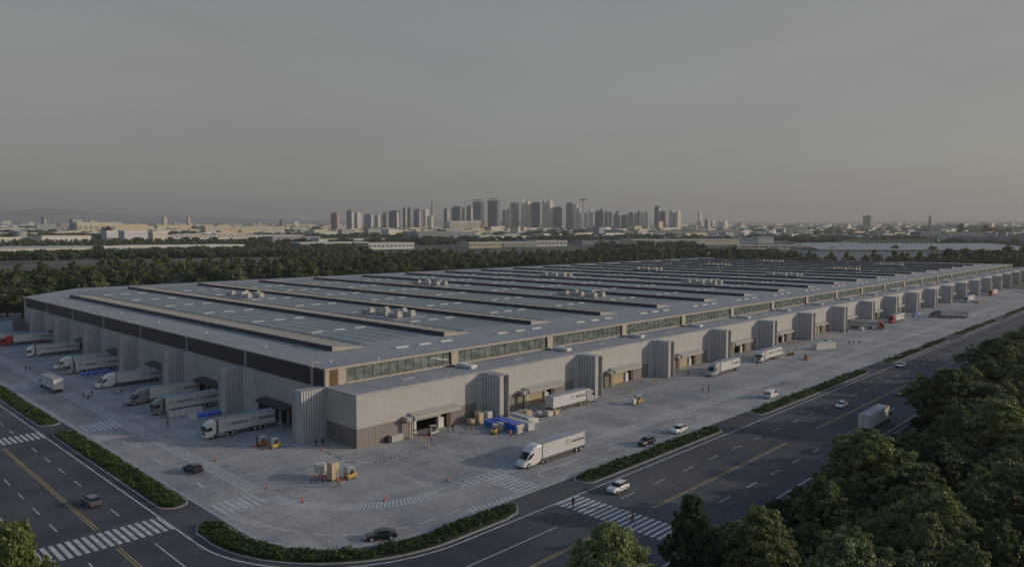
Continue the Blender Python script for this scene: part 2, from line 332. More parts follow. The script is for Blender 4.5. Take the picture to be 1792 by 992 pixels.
# ------------------------------------------------------------------ mesh helpers
class MB:
    def __init__(s): s.v = []; s.f = []; s.m = []
    def face(s, pts, mi=0):
        b = len(s.v); s.v += [tuple(p) for p in pts]; s.f.append(tuple(range(b, b + len(pts)))); s.m.append(mi)
    def box(s, x0, x1, y0, y1, z0, z1, mi=0, top=None):
        b = len(s.v)
        s.v += [(x0, y0, z0), (x1, y0, z0), (x1, y1, z0), (x0, y1, z0), (x0, y0, z1), (x1, y0, z1), (x1, y1, z1), (x0, y1, z1)]
        for k, q in enumerate([(0, 3, 2, 1), (4, 5, 6, 7), (0, 1, 5, 4), (1, 2, 6, 5), (2, 3, 7, 6), (3, 0, 4, 7)]):
            s.f.append(tuple(b + i for i in q)); s.m.append(top if (k == 1 and top is not None) else mi)
        return s
    def prism(s, poly, z0, z1, mi=0, top=None):
        """poly counter-clockwise"""
        n = len(poly); b = len(s.v)
        s.v += [(x, y, z0) for x, y in poly] + [(x, y, z1) for x, y in poly]
        s.f.append(tuple(b + i for i in reversed(range(n)))); s.m.append(mi)
        s.f.append(tuple(b + n + i for i in range(n))); s.m.append(mi if top is None else top)
        for i in range(n):
            j = (i + 1) % n
            s.f.append((b + i, b + j, b + n + j, b + n + i)); s.m.append(mi)
        return s
    def cyl(s, p, q, r, n=8, mi=0, r2=None, cap=True):
        p = Vector(p); q = Vector(q); d = (q - p).normalized()
        a = d.orthogonal().normalized(); c = d.cross(a)
        r2 = r if r2 is None else r2
        b = len(s.v)
        for (o, rr) in ((p, r), (q, r2)):
            for i in range(n):
                t = 2 * PI * i / n
                s.v.append(tuple(o + a * (rr * math.cos(t)) + c * (rr * math.sin(t))))
        for i in range(n):
            j = (i + 1) % n
            s.f.append((b + i, b + j, b + n + j, b + n + i)); s.m.append(mi)
        if cap:
            s.f.append(tuple(b + i for i in reversed(range(n)))); s.m.append(mi)
            s.f.append(tuple(b + n + i for i in range(n))); s.m.append(mi)
        return s
    def loft(s, rings, mi=0, caps=True, closed=True):
        b = len(s.v); n = len(rings[0])
        for r in rings: s.v += [tuple(p) for p in r]
        for k in range(len(rings) - 1):
            for i in range(n if closed else n - 1):
                j = (i + 1) % n
                s.f.append((b + k * n + i, b + k * n + j, b + (k + 1) * n + j, b + (k + 1) * n + i)); s.m.append(mi)
        if caps and closed:
            s.f.append(tuple(b + i for i in reversed(range(n)))); s.m.append(mi)
            s.f.append(tuple(b + (len(rings) - 1) * n + i for i in range(n))); s.m.append(mi)
        return s
    def profile_y(s, prof, w, chamfer=0.0, inset=0.0, mi=0):
        """side profile (x, z) extruded across y from -w to w, with softened edges"""
        cx = sum(p[0] for p in prof) / len(prof); cz = sum(p[1] for p in prof) / len(prof)
        def ring(y, k): return [(cx + (x - cx) * k, y, cz + (z - cz) * k) for x, z in prof]
        if chamfer: return s.loft([ring(-w, 1 - inset), ring(-w + chamfer, 1), ring(w - chamfer, 1), ring(w, 1 - inset)], mi)
        return s.loft([ring(-w, 1), ring(w, 1)], mi)
    def mesh(s, name, mats, smooth=False):
        me = bpy.data.meshes.new(name); me.from_pydata(s.v, [], s.f)
        if not isinstance(mats, (list, tuple)): mats = [mats]
        for x in mats: me.materials.append(x)
        if len(mats) > 1: me.polygons.foreach_set('material_index', s.m)
        bm = bmesh.new(); bm.from_mesh(me)
        bmesh.ops.recalc_face_normals(bm, faces=bm.faces); bm.to_mesh(me); bm.free()
        if smooth: me.polygons.foreach_set('use_smooth', [True] * len(me.polygons))
        me.update(); return me

def put(name, me, parent=None, loc=(0, 0, 0), rz=0.0):
    o = bpy.data.objects.new(name, me); C.objects.link(o)
    o.location = loc; o.rotation_euler = (0, 0, rz)
    if parent: o.parent = parent
    return o
def thing(name, label, cat, loc=(0, 0, 0), rz=0.0, group=None):
    o = put(name, None, None, loc, rz); o.empty_display_size = 0.5
    return tag(o, label, cat, group)
def tag(o, label, cat, group=None):
    o['label'] = label; o['category'] = cat
    if group: o['group'] = group
    return o
def struct(name, me): o = put(name, me); o['kind'] = 'structure'; return o
def stuff(name, me, parent=None): o = put(name, me, parent); o['kind'] = 'stuff'; return o
def copy_tree(o, parent=None):
    c = o.copy(); C.objects.link(c)
    if parent: c.parent = parent
    for ch in o.children: copy_tree(ch, c)
    return c
def box_mesh(name, x0, x1, y0, y1, z0, z1, m): return MB().box(x0, x1, y0, y1, z0, z1).mesh(name, m)

# ------------------------------------------------------------------ terrain
def tz(r): return max(0.0, 0.0145 * (r - 700.0))
def terrain():
    b = MB(); rs = [0, 100, 250, 450, 600, 700, 760, 850, 1000, 1300, 1800, 2500, 3500, 5000, 7000, 10000, 15000, 23000]; n = 96
    rings = []
    for r in rs: rings.append([(r * math.cos(2 * PI * i / n), r * math.sin(2 * PI * i / n), tz(r) - 0.06) for i in range(n)])
    b.loft(rings[1:], caps=False)
    b.face(rings[1], 0)
    return b.mesh('terrain', M['terrain'])
struct('terrain', terrain())
# view maths used to turn measured directions into real ground positions
def ground_at(px, py):
    v = Vector(((px - 896) / 1279.0, -(py - 496) / 1279.0, -1.0)); v.rotate(camo.rotation_euler)
    h = math.hypot(v.x, v.y); t = v.z / h
    r = CAM_H / -t if t < 0 else 1e9
    if r > 700: r = (CAM_H + 10.15) / (0.0145 - t)
    return v.x / h * r, v.y / h * r, r
def hill(name, pts, rr, thick):
    b = MB(); ring = []
    front = []; top = []; back = []
    for px, hpx in pts:
        x, y, _ = ground_at(px, 500); a = math.atan2(y, x)
        hh = hpx * 0.7 * rr / 1282.0
        z0 = tz(rr) - 20
        front.append((rr * math.cos(a), rr * math.sin(a), z0)); m_ = rr + thick / 2
        top.append((m_ * math.cos(a), m_ * math.sin(a), tz(m_) + hh)); e = rr + thick
        back.append((e * math.cos(a), e * math.sin(a), z0))
    b.loft([front, top, back], caps=False, closed=False)
    return struct(name, b.mesh(name, M['hill'], smooth=True))
hill('distant_hills', [(-500, 10), (-300, 22), (-150, 19), (-40, 23), (40, 27), (90, 31), (140, 28), (200, 21), (270, 17), (340, 15), (420, 12), (520, 9), (640, 5), (800, 1), (900, -10)], 18000, 3000)
hill('low_distant_hills', [(1180, -6), (1260, 2), (1300, 6), (1330, 4), (1400, 2), (1520, 4), (1640, 3), (1792, 3), (1950, 6), (2200, 2)], 18000, 3000)

# ------------------------------------------------------------------ roads, apron, islands, markings
Z0 = 0.0
SX = 36.95; SY = 36.25
struct('road', MB().prism([(22.5, 50.2), (22.5, -300), (60, -300), (60, 50.2), (2600, 50.2), (2600, 90), (60, 90), (60, 1500), (22.5, 1500)], -0.5, 0.0).mesh('road', M['asphalt']))
def arc(cx, cy, r, a0, a1, n=14): return [(cx + r * math.cos(R(a0 + (a1 - a0) * i / n)), cy + r * math.sin(R(a0 + (a1 - a0) * i / n))) for i in range(n + 1)]
ap = arc(68.3, 103.3, 19.5, 180, 270, 20) + [(2600, 83.8), (2600, 600), (830, 600), (830, 139), (200, 139), (200, 398), (120, 700), (48.8, 900)]
struct('concrete_apron', MB().prism(ap, -0.45, 0.012).mesh('concrete_apron', M['apron']))
# land south and west of the roads
struct('verge', MB().prism([(56, 48.6), (56, -400), (2600, -400), (2600, 48.6)], -0.4, 0.12).mesh('verge', M['grass']))
struct('verge', MB().prism([(-400, -300), (21.5, -300), (21.5, 1500), (-400, 1500)], -0.4, 0.12).mesh('verge', M['grass']))
struct('kerb', MB().box(56, 2600, 50.2, 50.5, 0, 0.14).mesh('kerb', M['kerb']))
struct('kerb', MB().box(22.2, 22.5, -300, 1500, 0, 0.14).mesh('kerb', M['kerb']))
struct('pavement', MB().box(56, 2600, 48.6, 50.2, -0.4, 0.13).mesh('pavement', M['asphalt']))

pw = MB(); yl = MB(); pn = MB()          # white paint, yellow paint, worn paint
H1 = 0.016; H2 = 0.022
def rect(b, x0, x1, y0, y1, z=H1): b.face([(x0, y0, z), (x1, y0, z), (x1, y1, z), (x0, y1, z)])
def line(b, p, q, w, z=H2):
    p = Vector((*p, 0)); q = Vector((*q, 0)); d = (q - p).normalized(); nrm = Vector((-d.y, d.x, 0)) * w / 2
    b.face([(p - nrm)[:2] + (z,), (q - nrm)[:2] + (z,), (q + nrm)[:2] + (z,), (p + nrm)[:2] + (z,)])
def polyline(b, pts, w, z=H2):
    L_, R_ = [], []
    for i, p in enumerate(pts):
        a = Vector(pts[max(0, i - 1)]); c = Vector(pts[min(len(pts) - 1, i + 1)]); d = (c - a).normalized(); nn = Vector((-d.y, d.x)) * w / 2
        L_.append((p[0] + nn.x, p[1] + nn.y, z)); R_.append((p[0] - nn.x, p[1] - nn.y, z))
    for i in range(len(pts) - 1): b.face([R_[i], R_[i + 1], L_[i + 1], L_[i]])
# road along X
polyline(pw, [(42.4, 1200), (42.4, 104)] + arc(69, 104, 26.6, 180, 270, 22) + [(69, 77.4), (2500, 77.4)], 0.28)
rect(pw, 70, 2500, 51.9, 52.15)
for k in range(-1, 90):
    x = 100.1 + 9.8 * k
    if k >= 0: rect(pw, x, x + 4, 70.9, 71.1); rect(pw, x, x + 4, 58.05, 58.25)
rect(pw, 62, 83.5, 70.9, 71.1); rect(pw, 62, 83.5, 58.05, 58.25)
for a, b_ in [(56, 86.5), (100, 152), (168, 250), (268, 346), (366, 441), (464, 540), (560, 900)]:
    rect(yl, a, b_, 64.42, 64.6); rect(yl, a, b_, 64.85, 65.03)
# road along Y
for k in range(0, 40):
    y = 124.1 + 9.8 * k
    if k in (6,): continue
    rect(pw, 38.1, 38.3, y, y + 4); rect(pw, 29.4, 29.6, y, y + 4)
rect(pw, 38.1, 38.3, 90, 109); rect(pw, 29.4, 29.6, 90, 109); rect(pw, 24.6, 24.85, -100, 1200)
for a, b_ in [(60, 111.2), (120.3, 180.7), (192, 280), (300, 400)]:
    rect(yl, 33.62, 33.8, a, b_); rect(yl, 34.05, 34.23, a, b_)
# zebra crossings on the roads
for k in range(17): rect(pw, 24.9 + 1.06 * k, 25.5 + 1.06 * k, 112.5, 119.0)
for k in range(17): rect(pw, 24.9 + 1.06 * k, 25.5 + 1.06 * k, 183.6, 190.2)
for k in range(21): rect(pw, 90.3, 96.3, 53.6 + 1.16 * k, 54.25 + 1.16 * k)
# zebra crossings on the apron
for k in range(8): rect(pw, 90.0, 95.4, 85.0 + 1.22 * k, 85.65 + 1.22 * k, 0.02)
for k in range(7): rect(pw, 50.2 + 1.1 * k, 50.85 + 1.1 * k, 112.2, 118.3, 0.02)
for k in range(7): rect(pn, 50.2 + 1.1 * k, 50.85 + 1.1 * k, 181.5, 190, 0.02)
# apron edge line
ae = [(49.1, 600), (49.1, 103.3)] + arc(68.3, 103.3, 19.2, 180, 270, 20) + [(68.3, 84.1), (1500, 84.1)]
polyline(pw, ae, 0.22)
# hatched walkway band
def band_pt(t, r): pass
CC = (82.0, 117.0)
def bandline(off, n=16): return [(57.4 + off, 600), (57.4 + off, 119.5)]
polyline(pn, [(57.4, 600), (57.4, 119.5)], 0.16); polyline(pn, [(59.8, 600), (59.8, 119.5)], 0.16)
o_arc = arc(80.5, 117, 23.1, 186, 270, 22) + [(89.0, 93.9)]; i_arc = arc(80.5, 117, 20.5, 188, 270, 22) + [(86.0, 96.5)]
polyline(pn, o_arc, 0.16); polyline(pn, i_arc, 0.16)
polyline(pn, [(84.5, 94.2), (88, 96.8), (900, 96.8)], 0.16); polyline(pn, [(84.5, 94.0), (900, 94.0)], 0.16)
y = 120.0
while y < 330: line(pn, (57.4, y), (59.8, y + 1.4), 0.22); y += 1.15
for k in range(48):
    a = R(187 + 83 * k / 48.0); a2 = R(188.6 + 83 * k / 48.0)
    line(pn, (80.5 + 23.1 * math.cos(a), 117 + 23.1 * math.sin(a)), (80.5 + 20.5 * math.cos(a2), 117 + 20.5 * math.sin(a2)), 0.22)
x = 86.0
while x < 520:
    line(pn, (x, 94.0), (x + 0.2, 96.8), 0.3); x += 1.45
# building front line, bays
polyline(pn, [(79.2, 139), (79.2, 123)] + arc(86.0, 123.2, 6.8, 180, 270, 10) + [(86, 116.4), (800, 116.4)], 0.18)
polyline(pn, [(79.2, 141), (79.2, 390)], 0.15)
for k in range(19):
    for x in (86.0, 98.0, 110.8):
        X = x + 36.95 * k
        if X < 86.5: X = 86.0
        line(pn, (X, 116.3), (X, 96.9), 0.14)
polyline(pn, [(63.5, 111.8), (81.4, 111.8), (81.4, 96.9)], 0.14)
for y in (122.5, 128.3, 134, 140.0, 146.3): line(pn, (60.2, y), (79.0, y), 0.12)
for k in range(1, 7):
    for y in (146, 153.0, 166, 174.0): line(pn, (60.2, y + 36.25 * k), (79.0, y + 36.25 * k), 0.12)
# small hatch patches beside the crossings
for k in range(9): line(pn, (49.4 + 0.25 * k, 111.5 - 0.95 * k), (51.6 + 0.22 * k, 110.6 - 0.95 * k), 0.25)
for k in range(10): line(pn, (78.5 + 0.95 * k, 84.4), (79.0 + 0.95 * k, 86.4 - 0.12 * k), 0.25)
for k in range(10): line(pn, (148 + 1.1 * k, 84.4), (148.6 + 1.1 * k, 87.2 - 0.2 * k), 0.25)
polyline(pn, arc(101.5, 87.6, 2.6, 200, 90, 8) + [(112, 90.0)], 0.2)
# lane arrows and dashes on the apron
for x in (106, 121, 139, 157, 178, 200, 226, 255, 290): line(pn, (x, 89.3), (x + 3.6, 89.3), 0.3)
for y in (127, 147, 166, 205, 226, 250): line(pn, (53.2, y), (53.2, y + 3.6), 0.3)
for (x0, y0, x1, y1) in [(52.5, 103, 55, 97.5), (56, 95.5, 58.5, 92.5), (58.7, 92.2, 60.9, 90.3), (61.8, 90, 63.6, 88.7), (64.6, 88.4, 67.8, 87.5), (69.5, 87.2, 72.6, 86.9), (74.5, 86.8, 78, 86.8)]:
    line(pn, (x0, y0), (x1, y1), 0.16)
struct('road_markings', pw.mesh('road_markings', M['paint']))
struct('yellow_centre_lines', yl.mesh('yellow_centre_lines', M['yellow']))
struct('apron_markings', pn.mesh('apron_markings', M['paint_worn']))
# tyre-dark repair patches on the apron
pt = MB()
for _ in range(26):
    x = rnd.uniform(70, 330); y = rnd.uniform(97.5, 116); w = rnd.uniform(2, 9); h = rnd.uniform(1.2, 4)
    rect(pt, x, x + w, y, min(116, y + h), 0.0135)

tm = MB(); rt_ = random.Random(5)
for k in range(11):
    for q in range(4):
        xd = 98.9 + SX * k + rt_.uniform(0, 9); R0 = rt_.uniform(13, 24); sgn = rt_.choice([-1, 1]); y0 = rt_.uniform(112, 121)
        p1 = [(xd + sgn * R0 * (1 - math.cos(t)), y0 - R0 * math.sin(t)) for t in [i * 0.13 for i in range(13)]]
        p1 = [p for p in p1 if p[1] > 96.9 or True]
        for off in (0, 1.9): polyline(tm, [(x + off * 0.7, y - off * 0.7) for x, y in p1], 0.26, 0.0145 + 0.0002 * (k % 3))
for k in range(7):
    for q in range(5):
        yd = 152 + SY * k + rt_.uniform(0, 11); R0 = rt_.uniform(8, 16); sgn = rt_.choice([-1, 1]); x0 = rt_.uniform(66, 78)
        p1 = [(x0 - R0 * math.sin(t), yd + sgn * R0 * (1 - math.cos(t))) for t in [i * 0.13 for i in range(13)]]
        p1 = [p for p in p1 if p[0] > 50]
        if len(p1) > 2:
            for off in (0, 1.9): polyline(tm, [(x - off * 0.7, y + off * 0.7) for x, y in p1], 0.26, 0.0145 + 0.0002 * (k % 3))
for lane in (87.2, 89.0, 91.2, 92.9):
    polyline(tm, [(90 + 12 * i, lane + rt_.uniform(-0.15, 0.15)) for i in range(40)], 0.5, 0.0142)
tmm = bpy.data.materials.new('tyre_mark'); tmm.use_nodes = True; n = tmm.node_tree.nodes; l = tmm.node_tree.links
bb_ = n['Principled BSDF']; bb_.inputs['Base Color'].default_value = (0.12, 0.12, 0.125, 1); bb_.inputs['Roughness'].default_value = 0.8
gg2 = n.new('ShaderNodeNewGeometry'); nn2 = n.new('ShaderNodeTexNoise'); nn2.inputs['Scale'].default_value = 0.25; nn2.inputs['Detail'].default_value = 4; mr2 = n.new('ShaderNodeMapRange'); mr2.inputs[1].default_value = 0.42; mr2.inputs[2].default_value = 0.72; mr2.inputs[3].default_value = 0.0; mr2.inputs[4].default_value = 0.26
l.new(gg2.outputs['Position'], nn2.inputs['Vector']); l.new(nn2.outputs[0], mr2.inputs[0]); l.new(mr2.outputs[0], bb_.inputs['Alpha'])
struct('tyre_marks', tm.mesh('tyre_marks', tmm))
# planting islands
def capsule(x0, x1, y0, y1):
    r = (y1 - y0) / 2; cy = (y0 + y1) / 2
    return arc(x1 - r, cy, r, -90, 90, 8) + arc(x0 + r, cy, r, 90, 270, 8)
def inset(poly, d):
    n = len(poly); out = []
    for i in range(n):
        a = Vector(poly[i - 1]); p = Vector(poly[i]); c = Vector(poly[(i + 1) % n])
        e1 = (p - a); e2 = (c - p)
        if e1.length < 1e-4: e1 = e2
        if e2.length < 1e-4: e2 = e1
        e1.normalize(); e2.normalize()
        nn = (Vector((-e1.y, e1.x)) + Vector((-e2.y, e2.x)));
        nn = nn.normalized(); out.append((p.x + nn.x * d, p.y + nn.y * d))
    return out
def leaves_mesh(name, pts, size, m, nrm=None, seed=0, up=0.4):
    """one small bent quad (2 tris) per point; pts (n,3), size (n,)"""
    rg = np.random.default_rng(seed); n = len(pts)
    d = rg.normal(size=(n, 3))
    if nrm is not None: d = d * 0.75 + nrm * 0.9
    d[:, 2] += up
    d /= np.linalg.norm(d, axis=1, keepdims=True) + 1e-9
    t = rg.normal(size=(n, 3)); t -= (t * d).sum(1, keepdims=True) * d; t /= np.linalg.norm(t, axis=1, keepdims=True) + 1e-9
    s = np.cross(d, t); sz = size[:, None]
    a = pts - t * sz; b = pts + s * sz * 0.55; c = pts + t * sz; e = pts - s * sz * 0.55 + d * sz * 0.25
    v = np.stack([a, b, c, e], 1).reshape(-1, 3)
    me = bpy.data.meshes.new(name)
    me.vertices.add(4 * n); me.vertices.foreach_set('co', v.ravel().astype(np.float32))
    me.loops.add(4 * n); me.loops.foreach_set('vertex_index', np.arange(4 * n, dtype=np.int32))
    me.polygons.add(n); me.polygons.foreach_set('loop_start', np.arange(0, 4 * n, 4, dtype=np.int32)); me.polygons.foreach_set('loop_total', np.full(n, 4, dtype=np.int32))
    me.materials.append(m); me.update(); me.validate(); return me
def inside(px, py, poly):
    c = np.zeros(len(px), bool); n = len(poly)
    for i in range(n):
        x1, y1 = poly[i - 1]; x2, y2 = poly[i]
        if y1 == y2: continue
        hit = ((y1 > py) != (y2 > py)) & (px < (x2 - x1) * (py - y1) / (y2 - y1) + x1); c ^= hit
    return c
def shrubs(poly, n, seed, name):
    rg = np.random.default_rng(seed); P = np.array(poly); lo = P.min(0); hi = P.max(0)
    ncl = max(6, int(n / 90))
    # clump centres
    cx = rg.uniform(lo[0], hi[0], ncl * 6); cy = rg.uniform(lo[1], hi[1], ncl * 6)
    ok = inside(cx, cy, poly); cx = cx[ok][:ncl]; cy = cy[ok][:ncl]
    k = rg.integers(0, len(cx), n); r = rg.uniform(0.7, 1.7, len(cx)); h = rg.uniform(0.22, 0.78, len(cx))
    a = rg.uniform(0, 2 * PI, n); u = rg.uniform(0, 1, n) ** 0.5
    x = cx[k] + u * r[k] * np.cos(a) ; y = cy[k] + u * r[k] * np.sin(a)
    z = 0.18 + h[k] * np.sqrt(np.clip(1 - u * u * 0.9, 0, 1)) * rg.uniform(0.75, 1.05, n)
    ok = inside(x, y, poly)
    pts = np.stack([x, y, z], 1)[ok]
    return leaves_mesh(name, pts, rg.uniform(0.12, 0.27, len(pts)), M['shrub'], None, seed, 1.0)
isl = [capsule(101.3, 152, 79.0, 83.6), capsule(170, 248.3, 79.0, 83.6), capsule(269, 346.3, 79.0, 83.6), capsule(366, 441.5, 79.0, 83.6), capsule(464, 541, 79.0, 83.6),
       [(-y + 0, x) for x, y in []]]
isl = isl[:5]
def swapxy(poly): return [(y, x) for x, y in reversed(poly)]
isl.append(swapxy(capsule(120.7, 186.2, 43.6, 48.5))); isl.append(swapxy(capsule(194.2, 272, 43.6, 48.5)))
oa = arc(69, 103.8, 25.4, 178, 270, 24); ia = arc(68.3, 103.3, 19.9, 270, 180, 20)
corner = [(43.7, 108.3)] + oa + [(80, 78.4), (83.4, 79.2), (85.3, 81.2), (83.8, 83.0)] + ia + [(48.3, 108.4), (46.9, 110.8), (45.0, 110.9)]
isl.append(corner)
for i, p in enumerate(isl):
    inn = inset(p, 0.28)
    kb = MB(); n = len(p); b0 = 0
    kb.v = [(x, y, 0.0) for x, y in p] + [(x, y, 0.15) for x, y in p] + [(x, y, 0.15) for x, y in inn] + [(x, y, 0.0) for x, y in inn]
    for a in range(n):
        c = (a + 1) % n
        for q in range(3): kb.f.append((q * n + a, q * n + c, (q + 1) * n + c, (q + 1) * n + a)); kb.m.append(0)
    ks = struct('kerb', kb.mesh('kerb', M['kerb']))
    struct('planting_bed', MB().prism(inn, 0.0, 0.11).mesh('planting_bed', M['grass']))
    area = 0.5 * abs(sum(p[a - 1][0] * p[a][1] - p[a][0] * p[a - 1][1] for a in range(n)))
    dens = 60 if i in (0, 5, 7) else (32 if i in (1, 6) else 14)
    stuff('island_shrubs', shrubs(inset(p, 0.55), int(area * dens), 40 + i, 'island_shrubs'))

# ------------------------------------------------------------------ the warehouse
SX = 36.95; SY = 36.25; X0 = 85.2; Y0 = 139.3; YB = 127.3; HL = 11.3; HR = 15.2; XE = 822.0
wh = thing('warehouse', 'vast flat-roofed warehouse with ridged roof, curved grey wing walls and loading doors', 'warehouse', (X0, Y0, 0))
def wput(name, me, x=0, y=0, z=0, rz=0, parent=None):
    """place by world position under the warehouse root"""
    if parent is None: return put(name, me, wh, (x - X0, y - Y0, z), rz)
    return put(name, me, parent, (x, y, z), rz)
roofpoly = [(X0, Y0), (XE, Y0), (786, 440), (119, 440), (X0, 398)]
wput('roof', MB().prism(roofpoly, HR - 0.45, HR).mesh('roof', M['roof']))
# parapet flashing: thin light edge
pe = MB(); pe.box(X0 - 0.06, XE, Y0 - 0.1, Y0 + 0.14, HR - 0.3, HR + 0.09)
wput('parapet', pe.mesh('parapet', M['cream']))
pe = MB(); pe.box(X0 - 0.1, X0 + 0.14, Y0 + 0.15, 398, HR - 0.02, HR + 0.09)
wput('parapet', pe.mesh('parapet', M['hvac']))
# back and end walls
bw = MB(); bw.prism([(786, 439.5), (XE - 0.5, Y0 + 12), (XE - 1, Y0 + 12), (785.4, 439.5)], 0, HR - 0.5); bw.box(119.4, 786, 439.2, 439.7, 0, HR - 0.5)
bw.prism([(119.4, 439.7), (X0 + 0.2, 397.8), (X0 + 0.6, 397.6), (119.8, 439.3)], 0, HR - 0.5)
wput('rear_wall', bw.mesh('rear_wall', M['white_wall']))
# low block along the front
LX0 = 85.1
lw = MB()
lw.box(LX0, XE + 40, YB, Y0 - 0.0, HL - 0.35, HL)
wput('low_roof', lw.mesh('low_roof', M['roof']))
pe = MB(); pe.box(LX0 - 0.07, LX0 + 0.12, YB - 0.05, Y0 - 0.3, HL - 0.02, HL + 0.12); pe.box(LX0 + 0.13, XE + 40, YB - 0.05, YB + 0.1, HL - 0.02, HL + 0.07)
wput('parapet', pe.mesh('parapet', M['skylight']))
def ribbed(p, q, z0, z1, pitch, depth, duty=0.35):
    """sheet standing on the line p-q, ribs proud to the left of p->q reversed (towards outward side o)"""
    b = MB(); p = Vector((*p, 0)); q = Vector((*q, 0)); L_ = (q - p).length; d = (q - p) / L_; o = Vector((d.y, -d.x, 0))
    n = max(1, int(round(L_ / pitch))); pts = []
    for i in range(n):
        s = i * L_ / n; w = L_ / n
        pts += [(s, 0), (s + w * (1 - duty) * 0.85, 0), (s + w * (1 - duty), depth), (s + w * 0.92, depth)]
    pts.append((L_, 0))
    lo = []; hi = []
    for s, e in pts:
        v = p + d * s + o * e; lo.append((v.x, v.y, z0)); hi.append((v.x, v.y, z1))
    for i in range(len(lo) - 1): b.face([lo[i], lo[i + 1], hi[i + 1], hi[i]])
    return b
# front wall module (repeated every SX). local x = 0 at the module's left end; module k starts at 87.3 + SX*k
DX0, DX1 = 11.6, 23.2      # door recess inside a module (98.9 .. 110.5)
def front_module(x_from, x_to, first):
    """meshes relative to module origin"""
    up = []
    xs = [x_from + (x_to - x_from) * i / 9.0 for i in range(10)]
    for i in range(9):
        a, c = xs[i], xs[i + 1]
        g = 0.012
        # panel proud of the backing, joints recessed
        z0 = 4.12
        up.append(MB().box(a + g, c - g, -0.04, 0.1, 4.12, HL - 0.3).mesh('upper_cladding', M['white_wall']))
    bk = MB(); bk.box(x_from, DX0, 0.02, 0.3, 0, HL - 0.3); bk.box(DX1, x_to, 0.02, 0.3, 0, HL - 0.3); bk.box(DX0, DX1, 0.02, 0.3, 4.1, HL - 0.3)
    lo1 = ribbed((x_from, 0), (DX0 - 0.02, 0), 0.05, 4.1, 0.62, 0.045); lo2 = ribbed((DX1 + 0.02, 0), (x_to, 0), 0.05, 4.1, 0.62, 0.045)
    return up, bk.mesh('wall_core', M['white_wall']), lo1.mesh('base_cladding', M['base_clad']), lo2.mesh('base_cladding', M['base_clad'])
mods = front_module(0, SX, False); mod0 = front_module(-2.2, SX, True)
# loading door pieces
def door_parts(closed):
    rec = MB()   # recess walls
    rec.box(DX0, DX0 + 0.1, 0.05, 2.2, 0, 4.1); rec.box(DX1 - 0.1, DX1, 0.05, 2.2, 0, 4.1); rec.box(DX0, DX1, 0.05, 2.2, 4.0, 4.1)
    rec.box(DX0, DX0 + 1.5, 2.2, 2.35, 0, 4.1); rec.box(DX1 - 2.6, DX1, 2.2, 2.35, 0, 4.1); rec.box(DX0 + 1.5, DX1 - 2.6, 2.2, 2.35, 3.2, 4.1)
    fr = MB(); a, c = DX0 + 1.3, DX1 - 2.4
    fr.box(a, a + 0.75, 0.1, 0.9, 0, 3.45); fr.box(c - 0.75, c, 0.1, 0.9, 0, 3.45); fr.box(a + 0.75, c - 0.75, 0.1, 0.9, 2.95, 3.45)
    jb1 = MB().box(DX0 - 0.0, DX0 + 1.1, -0.25, 0.0, 0, 3.95); jb2 = MB().box(DX1 - 0.9, DX1, -0.25, 0.0, 0, 3.95); jb3 = MB().box(DX1 + 0.02, DX1 + 0.25, -0.3, -0.03, 0, 4.0)
    can = MB(); cp = [(-0.02, 5.3), (-2.5, 4.75), (-2.5, 4.05), (-0.02, 4.05)]
    can.loft([[(DX0 - 0.4, y, z) for y, z in cp], [(DX1 + 1.6, y, z) for y, z in cp]])
    cb = MB(); cb.box(DX0 - 2.2, DX0 - 0.45, -2.1, -0.02, 3.9, 4.75)
    po = MB().box(DX0 - 1.5, DX0 - 1.2, -2.0, -1.7, 0, 3.9); po2 = MB().box(DX0 - 0.9, DX0 - 0.6, -2.0, -1.7, 0, 3.9)
    dr = MB()
    if closed:
        for i in range(6): dr.box(DX0 + 2.1, DX1 - 3.2, 0.6, 0.68, 0.02 + i * 0.49, 0.49 + i * 0.49 - 0.02)
    else:
        dr.box(DX0 + 2.1, DX1 - 3.2, 2.2, 6.0, 0.0, 0.02); dr.box(DX0 + 2.1, DX1 - 3.2, 6.0, 6.1, 0, 3.2)
    wp = MB(); wp.box(DX1 - 2.2, DX1 - 1.2, 0.3, 0.5, 0, 2.4)
    return [('door_recess', rec.mesh('door_recess', M['brown'])), ('door_frame', fr.mesh('door_frame', M['truck_white'])), ('jamb', jb1.mesh('jamb', M['brown'])), ('jamb', jb2.mesh('jamb', M['brown'])), ('jamb', jb3.mesh('jamb', M['brown'])),
            ('canopy', can.mesh('canopy', M['hvac'])), ('shutter_box', cb.mesh('shutter_box', M['trailer_roof'])), ('canopy_post', po.mesh('canopy_post', M['cream'])), ('canopy_post', po2.mesh('canopy_post', M['cream'])),
            ('roller_door' if closed else 'doorway', dr.mesh('roller_door', M['door_tan'] if closed else M['dark'])), ('side_panel', wp.mesh('side_panel', M['truck_white']))]
dc = door_parts(True); do_ = door_parts(False)
